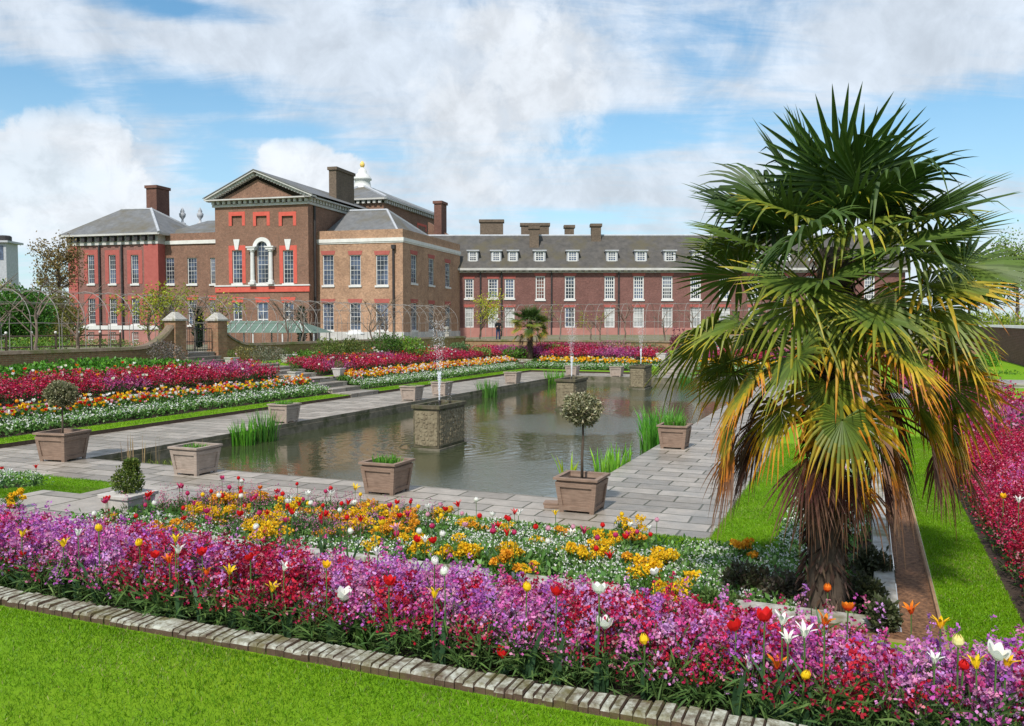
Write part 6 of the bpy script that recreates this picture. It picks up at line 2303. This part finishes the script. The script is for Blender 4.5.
# white parasol
P = at(355, 338, 66); z = zt_(P)
t = empty('white_parasol', (P[0], P[1], z), 0, 'small white parasol in front of the buff block windows', 'parasol')
mb = MB(); mb.tube([(0, 0, 0), (0, 0, 1.1)], .025, 6); mb.build('pole', M['steel'], t)
mb = MB(); n = 8; zt = EYE + (323 - 329.5) / F * 66 - z
for k in range(n):
    a0, a1 = k * 6.283 / n, (k + 1) * 6.283 / n
    mb.poly([(0, 0, zt), (.75 * math.cos(a0), .75 * math.sin(a0), zt - .32), (.75 * math.cos(a1), .75 * math.sin(a1), zt - .32)])
    mb.poly([(.75 * math.cos(a0), .75 * math.sin(a0), zt - .32), (.75 * math.cos(a0), .75 * math.sin(a0), zt - .42), (.75 * math.cos(a1), .75 * math.sin(a1), zt - .42), (.75 * math.cos(a1), .75 * math.sin(a1), zt - .32)])
mb.build('canopy', M['white_paint'], t)

# low railing at the left, with pale knobs
P0 = G(4, wl + 5.2); z = zt_(P0)
t = empty('low_railing', (P0[0], P0[1], z), GROT, 'low dark railing with pale knobs behind the left wall', 'railing')
for k in range(12):
    mb = MB(); x = k * 1.25; mb.tube([(x, 0, 0), (x, 0, .95)], .05, 6); p = mb.build('post', M['bark'], t)
    mb = MB(); mb.lathe([(.03, .95), (.055, .98), (.06, 1.03), (.03, 1.07)], x, 0, 8); mb.build('knob', M['stone_white'], t)
for zz in (.35, .85):
    mb = MB(); mb.tube([(0, 0, zz), (13.75, 0, zz)], .035, 5); mb.build('rail', M['bark'], t)


# ------------------------------------------------------------------ the visitor
def person(P, z, rz):
    V_ = [(0, 0, .92), (0, 0, 1.12), (0, 0, 1.38), (0, 0, 1.5), (0, .015, 1.62), (0, .02, 1.74),
          (.10, 0, .88), (.11, .01, .48), (.11, -.02, .07), (.115, .12, .03),
          (-.10, 0, .88), (-.11, .01, .48), (-.11, -.02, .07), (-.115, .12, .03),
          (.19, 0, 1.40), (.27, .03, 1.14), (.20, .22, 1.12), (.12, .30, 1.2),
          (-.19, 0, 1.40), (-.27, .03, 1.14), (-.20, .2, 1.10), (-.12, .29, 1.18)]
    E_ = [(0, 1), (1, 2), (2, 3), (3, 4), (4, 5), (0, 6), (6, 7), (7, 8), (8, 9), (0, 10), (10, 11), (11, 12), (12, 13), (2, 14), (14, 15), (15, 16), (16, 17), (2, 18), (18, 19), (19, 20), (20, 21)]
    R_ = [(.15, .11), (.15, .11), (.16, .11), (.065, .065), (.085, .10), (.07, .08), (.09, .095), (.062, .065), (.045, .05), (.04, .03), (.09, .095), (.062, .065), (.045, .05), (.04, .03),
          (.065, .065), (.048, .048), (.036, .036), (.035, .025), (.065, .065), (.048, .048), (.036, .036), (.035, .025)]
    me = bpy.data.meshes.new('person'); me.from_pydata(V_, E_, [])
    o = link('person', me, None, (P[0], P[1], z), rz)
    sk = o.modifiers.new('skin', 'SKIN')
    for i, r in enumerate(R_): me.skin_vertices[0].data[i].radius = r
    me.skin_vertices[0].data[0].use_root = True
    sb = o.modifiers.new('sub', 'SUBSURF'); sb.levels = 2; sb.render_levels = 2
    dg = bpy.context.evaluated_depsgraph_get()
    m2 = bpy.data.meshes.new_from_object(o.evaluated_get(dg))
    o.modifiers.clear(); o.data = m2
    at_ = m2.color_attributes.new('Col', 'FLOAT_COLOR', 'POINT')
    for i, v in enumerate(m2.vertices):
        x, y, zz = v.co
        if zz > 1.49 or (y > .24 and zz > 1.0): c = (.5, .3, .22)
        elif zz < .09: c = (.05, .04, .035)
        elif zz < .93: c = (.03, .045, .10)
        else: c = (.02, .02, .025)
        at_.data[i].color = (*c, 1)
    m2.materials.clear(); m2.materials.append(M['skin'])
    for p in m2.polygons: p.use_smooth = True
    tag(o, 'visitor in a dark top and jeans with a pale cap holding up a camera', 'person')
    mb = MB(); mb.lathe([(.12, 1.70), (.125, 1.76), (.10, 1.82), (.03, 1.845)], 0, .02, 12); mb.build('cap', M['stone_white'], o, smooth=True)
    return o


P = at(498, 340, 68)
person(P, zt_(P), math.pi + .4)
mb = MB(); mb.box(-.07, .07, -.03, .03, 0, .1); mb.lathe([(.035, .1), (.035, .1)], 0, 0, 8)

# ------------------------------------------------------------------ fan palms
def frond_mesh(base, az, el, plen, L, bend, droop, cols, half=2.25, nseg=31, fold=.35, seed=0, wmul=1.0, thin=False, jag=.1):
    """one fan leaf: stalk, then folded segments spreading from the hub. cols: list of (r, colour)"""
    rd = np.random.default_rng(seed)
    s = Soup()
    h = np.array([math.cos(az), math.sin(az), 0]); sd = np.array([-math.sin(az), math.cos(az), 0])
    e1 = el - bend * .5
    p0 = np.array(base); pts = [p0]
    for k in range(1, 7):
        e = el - bend * .5 * (k / 6)
        pts.append(pts[-1] + (h * math.cos(e) + UP * math.sin(e)) * plen / 6)
    ccol = cols[0][1] if not thin else cols[-1][1]
    for a, b in zip(pts[:-1], pts[1:]):
        d = unit(b - a); nn = np.cross(d, sd)
        w0 = .014
        ring_ = [sd * w0, nn * w0 * .7, -sd * w0, -nn * w0 * .7]
        for q in range(4):
            r_ = ring_[q], ring_[(q + 1) % 4]
            s.add(np.array([[a + r_[0], a + r_[1], b + r_[1], b + r_[0]]]), np.array(ccol) * .9 + np.array([.03, .02, 0]))
    hub = pts[-1]
    e = el - bend
    X = h * math.cos(e) + UP * math.sin(e)
    Nn = np.cross(X, sd)
    twist = rd.normal(0, .42)
    S2 = sd * math.cos(twist) + Nn * math.sin(twist); N2 = Nn * math.cos(twist) - sd * math.sin(twist)
    fr = np.array([.02, .22, .42, .6, .78, .92, 1.0])
    dth = 2 * half / nseg
    cr = np.array([c[0] for c in cols]); cv = np.array([c[1] for c in cols])
    for i in range(nseg):
        th = -half + dth * (i + .5) + rd.normal(0, dth * .12)
        Ls = L * (1 - .30 * (abs(th) / half) ** 2) * rd.uniform(1 - jag, 1 + jag * .5)
        if rd.random() < .05: Ls *= .7
        dr = X * math.cos(th) + S2 * math.sin(th)
        tg = -X * math.sin(th) + S2 * math.cos(th)
        cup = .22 * (abs(th) / half) ** 2
        dd = unit(dr + N2 * cup)
        wmax = .48 * L * dth
        dro = droop * rd.uniform(.6, 1.4)
        kink = rd.random() < .10 + .6 * droop
        P_ = []; kf = rd.uniform(.5, .75)
        for f in fr:
            r = f * Ls
            fall = dro * max(0, f - .38) ** 1.7 * Ls * 1.5
            if kink: fall += max(0, f - kf) * Ls * .75
            c = hub + dd * r * (1 - .25 * min(1, fall / max(Ls, .01))) - UP * fall
            w = min(r * dth * 1.0, wmax) if f < .45 else wmax * (1 - ((f - .45) / .55)) ** .8
            w *= wmul
            P_.append((c - tg * w / 2, c + N2 * w * fold, c + tg * w / 2))
        vv = rd.uniform(.75, 1.25)
        for k in range(len(fr) - 1):
            rm_ = (fr[k] + fr[k + 1]) / 2 + rd.normal(0, .05)
            c = np.array([np.interp(rm_, cr, cv[:, q]) for q in range(3)]) * vv
            a, b = P_[k], P_[k + 1]
            s.add(np.array([[a[0], a[1], b[1], b[0]], [a[1], a[2], b[2], b[1]]]), c)
    return s


G0 = (.032, .064, .013); G1 = (.056, .102, .018); G2 = (.09, .145, .024)
YG1 = (.12, .17, .018); YG2 = (.22, .24, .024); YE = (.48, .33, .018); OR = (.52, .17, .012); BR = (.14, .065, .035); DB = (.10, .05, .035); TA = (.22, .13, .07)


def palm(name, label, base, top, n, scale, seed, dead=12, trunk_r=.17, extra=(), hung=()):
    rd = random.Random(seed)
    base = np.array(base); top = np.array(top)
    t = empty(name, base, 0, label, 'palm tree')
    H = top - base
    # trunk
    mb = MB()
    m = 14
    mb.tube([tuple(H * k / m + np.array([.02 * math.sin(k), .02 * math.cos(k * 1.3), 0])) for k in range(m + 1)], [trunk_r * .86 * (1.12 - .12 * k / m if k > 1 else 1.25 - .05 * k) for k in range(m + 1)], 12)
    tr = mb.build('trunk', M['bark'], t, smooth=True)
    s = Soup()
    k = 1500
    f = rng.random(k); an = rng.uniform(0, 6.28, k)
    p = H * f[:, None] + np.stack([np.cos(an), np.sin(an), np.zeros(k)], 1) * trunk_r * 1.02
    d = unit(np.stack([np.cos(an) * .4 + rng.normal(0, .4, k), np.sin(an) * .4 + rng.normal(0, .4, k), -np.ones(k) * .9], 1))
    s.add(blades(p, d, rng.uniform(.06, .2, k) * scale, .022 * scale), jit(pick([(.05, .03, .022), (.09, .055, .038), (.035, .022, .018), (.13, .085, .06)], k), k, .35))
    s.build('fibre', M['fibre'], t)
    ga = 2.39996
    for i in range(n):
        f = i / (n - 1)
        az = i * ga + rd.uniform(-.25, .25)
        el = R(80 - 92 * f ** 1.12) + rd.uniform(-.22, .22)
        bz = 1 - .26 * f
        bp = H * bz + np.array([math.cos(az), math.sin(az), 0]) * trunk_r * .6
        if f < .42: cols = [(0, G2), (.3, G1), (.8, G0 if rd.random() < .5 else G1), (1, G2)]
        elif f < .62: cols = [(0, YG1), (.35, G2), (.75, G2), (1, YG1)] if rd.random() < .6 else [(0, YG2), (.4, YG1), (1, YG2)]
        elif f < .86:
            cols = [[(0, YG1), (.4, G2), (.75, YG2), (1, YE)], [(0, YG2), (.45, YG1), (.75, YE), (1, OR)], [(0, G2), (.5, G1), (.85, YG1), (1, YE)]][rd.randint(0, 2)]
        else: cols = [[(0, YG2), (.35, YG1), (.62, YE), (.85, OR), (1, BR)], [(0, G2), (.5, YG1), (.8, YE), (1, OR)]][rd.randint(0, 1)]
        pl = (.50 + .36 * min(1, f * 2.2)) * rd.uniform(.8, 1.2) * scale
        Lb = (.74 + .12 * math.sin(math.pi * min(1, f * 1.05 + .12)) - .20 * f) * rd.uniform(.86, 1.1) * scale
        dr = .04 + .16 * f ** 1.5 + (.40 if rd.random() < .24 else 0)
        ss = frond_mesh(bp, az, el, pl, Lb, R(14 + 30 * f * rd.uniform(.5, 1.4)), dr, cols, seed=seed * 100 + i)
        ss.build('frond', M['leaf'], t)
    for i in range(dead):
        az = i * ga * 1.3 + rd.uniform(-.3, .3)
        bz = .72 - .18 * i / dead
        bp = H * bz + np.array([math.cos(az), math.sin(az), 0]) * trunk_r * .9
        cols = [[(0, BR), (.5, DB), (1, TA)], [(0, BR), (.4, TA), (1, BR)], [(0, YG2), (.3, OR), (.6, BR), (1, DB)], [(0, DB), (1, (.2, .09, .06))]][i % 4]
        ss = frond_mesh(bp, az, R(rd.uniform(-42, -10)), rd.uniform(.34, .56) * scale, rd.uniform(.55, .75) * scale, R(55), .3, cols, half=.75, nseg=20, fold=.5, seed=seed * 200 + i, wmul=.9, jag=.25)
        ss.build('dead_frond', M['leaf'], t)
    for i, (az, el, bz, pl, Lb, bd, dr, cols) in enumerate(extra):
        bp = H * bz + np.array([math.cos(R(az)), math.sin(R(az)), 0]) * trunk_r * .8
        ss = frond_mesh(bp, R(az), R(el), pl, Lb, R(bd), dr, cols, seed=seed * 300 + i)
        ss.build('frond', M['leaf'], t)
    for i, (az, el, bz, pl, Lb, bd, dr, cols) in enumerate(hung):
        bp = H * bz + np.array([math.cos(R(az)), math.sin(R(az)), 0]) * trunk_r * .9
        ss = frond_mesh(bp, R(az), R(el), pl, Lb, R(bd), dr, cols, half=.80, nseg=22, fold=.5, seed=seed * 400 + i, wmul=.9, jag=.28)
        ss.build('dead_frond', M['leaf'], t)
    return t


FR_Y = [(0, YG2), (.35, YG1), (.6, YE), (.85, OR), (1, OR)]
FR_G = [(0, YG2), (.45, YG1), (.85, YG2), (1, YE)]
# azimuth is measured from +X (right in the photo); -90 points at the camera
X = [(-85, 70, .97, .5, .62, 52, .4, FR_G), (-140, 52, .95, .62, .68, 40, .2, FR_G), (-35, 50, .95, .62, .68, 40, .25, FR_G), (-80, 30, .8, .5, .6, 50, .3, FR_G), (-105, 12, .78, .56, .6, 50, .3, FR_Y), (-45, -14, .7, .7, .62, 45, .3, FR_Y), (-140, -16, .7, .74, .62, 45, .3, FR_Y), (-15, -18, .72, 1.0, .56, 55, .3, FR_Y), (-165, -18, .72, 1.0, .55, 55, .3, FR_Y),
     (-70, 2, .78, .62, .62, 45, .3, FR_Y), (-112, -8, .74, .66, .62, 55, .3, FR_Y), (-95, -22, .68, .60, .60, 45, .3, FR_Y), (-150, -5, .74, .84, .66, 40, .3, FR_Y),
     (-30, -8, .74, .84, .66, 40, .3, FR_Y), (-90, 22, .84, .62, .64, 58, .35, FR_G), (-128, 18, .84, .72, .66, 54, .35, FR_G), (-50, 16, .84, .74, .66, 50, .35, FR_G), (172, 4, .8, .92, .72, 35, .4, FR_G), (8, 0, .8, .92, .72, 35, .4, FR_G),
     (-100, 48, .93, .6, .66, 48, .5, FR_G), (-60, 38, .9, .62, .66, 50, .4, [(0, YG1), (.5, G2), (1, YG2)])]
pb = at(823, 606, 7.45); pb[2] = .50
pt = at(834, 250, 7.55)
DEAD1 = [(0, BR), (.5, (.16, .06, .05)), (1, TA)]; DEAD2 = [(0, DB), (.5, BR), (1, (.22, .10, .05))]; DEAD3 = [(0, YG2), (.3, OR), (.6, BR), (1, TA)]
D = [(-95, -18, .50, .34, .62, 60, .3, DEAD1), (-70, -24, .47, .30, .6, 55, .3, DEAD3), (-130, -24, .47, .30, .6, 55, .3, DEAD2), (-40, -22, .50, .40, .62, 58, .3, DEAD1), (178, -2, .60, .70, .66, 70, .3, DEAD1), (-160, -8, .62, .95, .66, 66, .3, DEAD3), (-125, -16, .58, .62, .66, 62, .3, DEAD1), (-100, -30, .52, .30, .52, 50, .3, DEAD2),
     (-75, -30, .54, .36, .55, 55, .3, DEAD1), (-55, -20, .55, .55, .62, 58, .3, DEAD3), (-20, -6, .60, .75, .66, 66, .3, DEAD2), (5, -2, .60, 1.0, .72, 70, .3, DEAD2)]
palm('fan_palm', 'big shaggy fan palm with yellowing lower leaves in the right foreground', pb, pt, 50, 1.0, 3, 8, .165, X, D)
P = G(40.6, 16.3); zb = float(gz(40.6, 16.3))
P = at(530, 361, 59.5); zb = float(gz(*toG(P)))
ztop = EYE + (323 - 322) / F * 59.5
palm('fan_palm', 'small fan palm standing among the far tulips and wallflowers', (P[0], P[1], zb), (P[0], P[1], ztop), 40, 1.02, 5, 4, .17)

# dark low plants round the foot of the big palm
for u0, u1, vt, vb, Y, cols, lab in ((722, 775, 548, 596, 8.3, [(.06, .065, .03), (.09, .095, .04), (.08, .06, .035)], 'dark olive hebe like bush left of the palm trunk'),
                                     (762, 812, 556, 604, 8.0, [(.08, .065, .05), (.11, .09, .06), (.06, .065, .03)], 'brownish sprawling bush against the palm trunk'),
                                     (722, 752, 583, 606, 7.6, [(.07, .085, .03), (.10, .11, .04)], 'small olive tuft before the dark bushes'),
                                     (842, 888, 565, 612, 7.8, [(.045, .055, .022), (.07, .08, .03)], 'dark green low bush right of the palm trunk'),
                                     (855, 895, 540, 590, 8.6, [(.05, .06, .025), (.08, .085, .04)], 'dark leafy bush in the corner of the white kerb'),
                                     (868, 900, 590, 628, 6.9, [(.06, .075, .03), (.09, .10, .045)], 'scrubby dark plant at the near corner of the bark strip'),
                                     (700, 735, 590, 612, 7.4, [(.08, .15, .03), (.11, .19, .05)], 'green leafy plant at the end of the yellow clumps'),
                                     (784, 800, 598, 608, 7.3, [(.07, .2, .02), (.1, .25, .03)], 'tiny fresh green plant at the palm foot')):
    shrub(lab, u0, u1, vt, vb, Y, cols, 1300, .05)
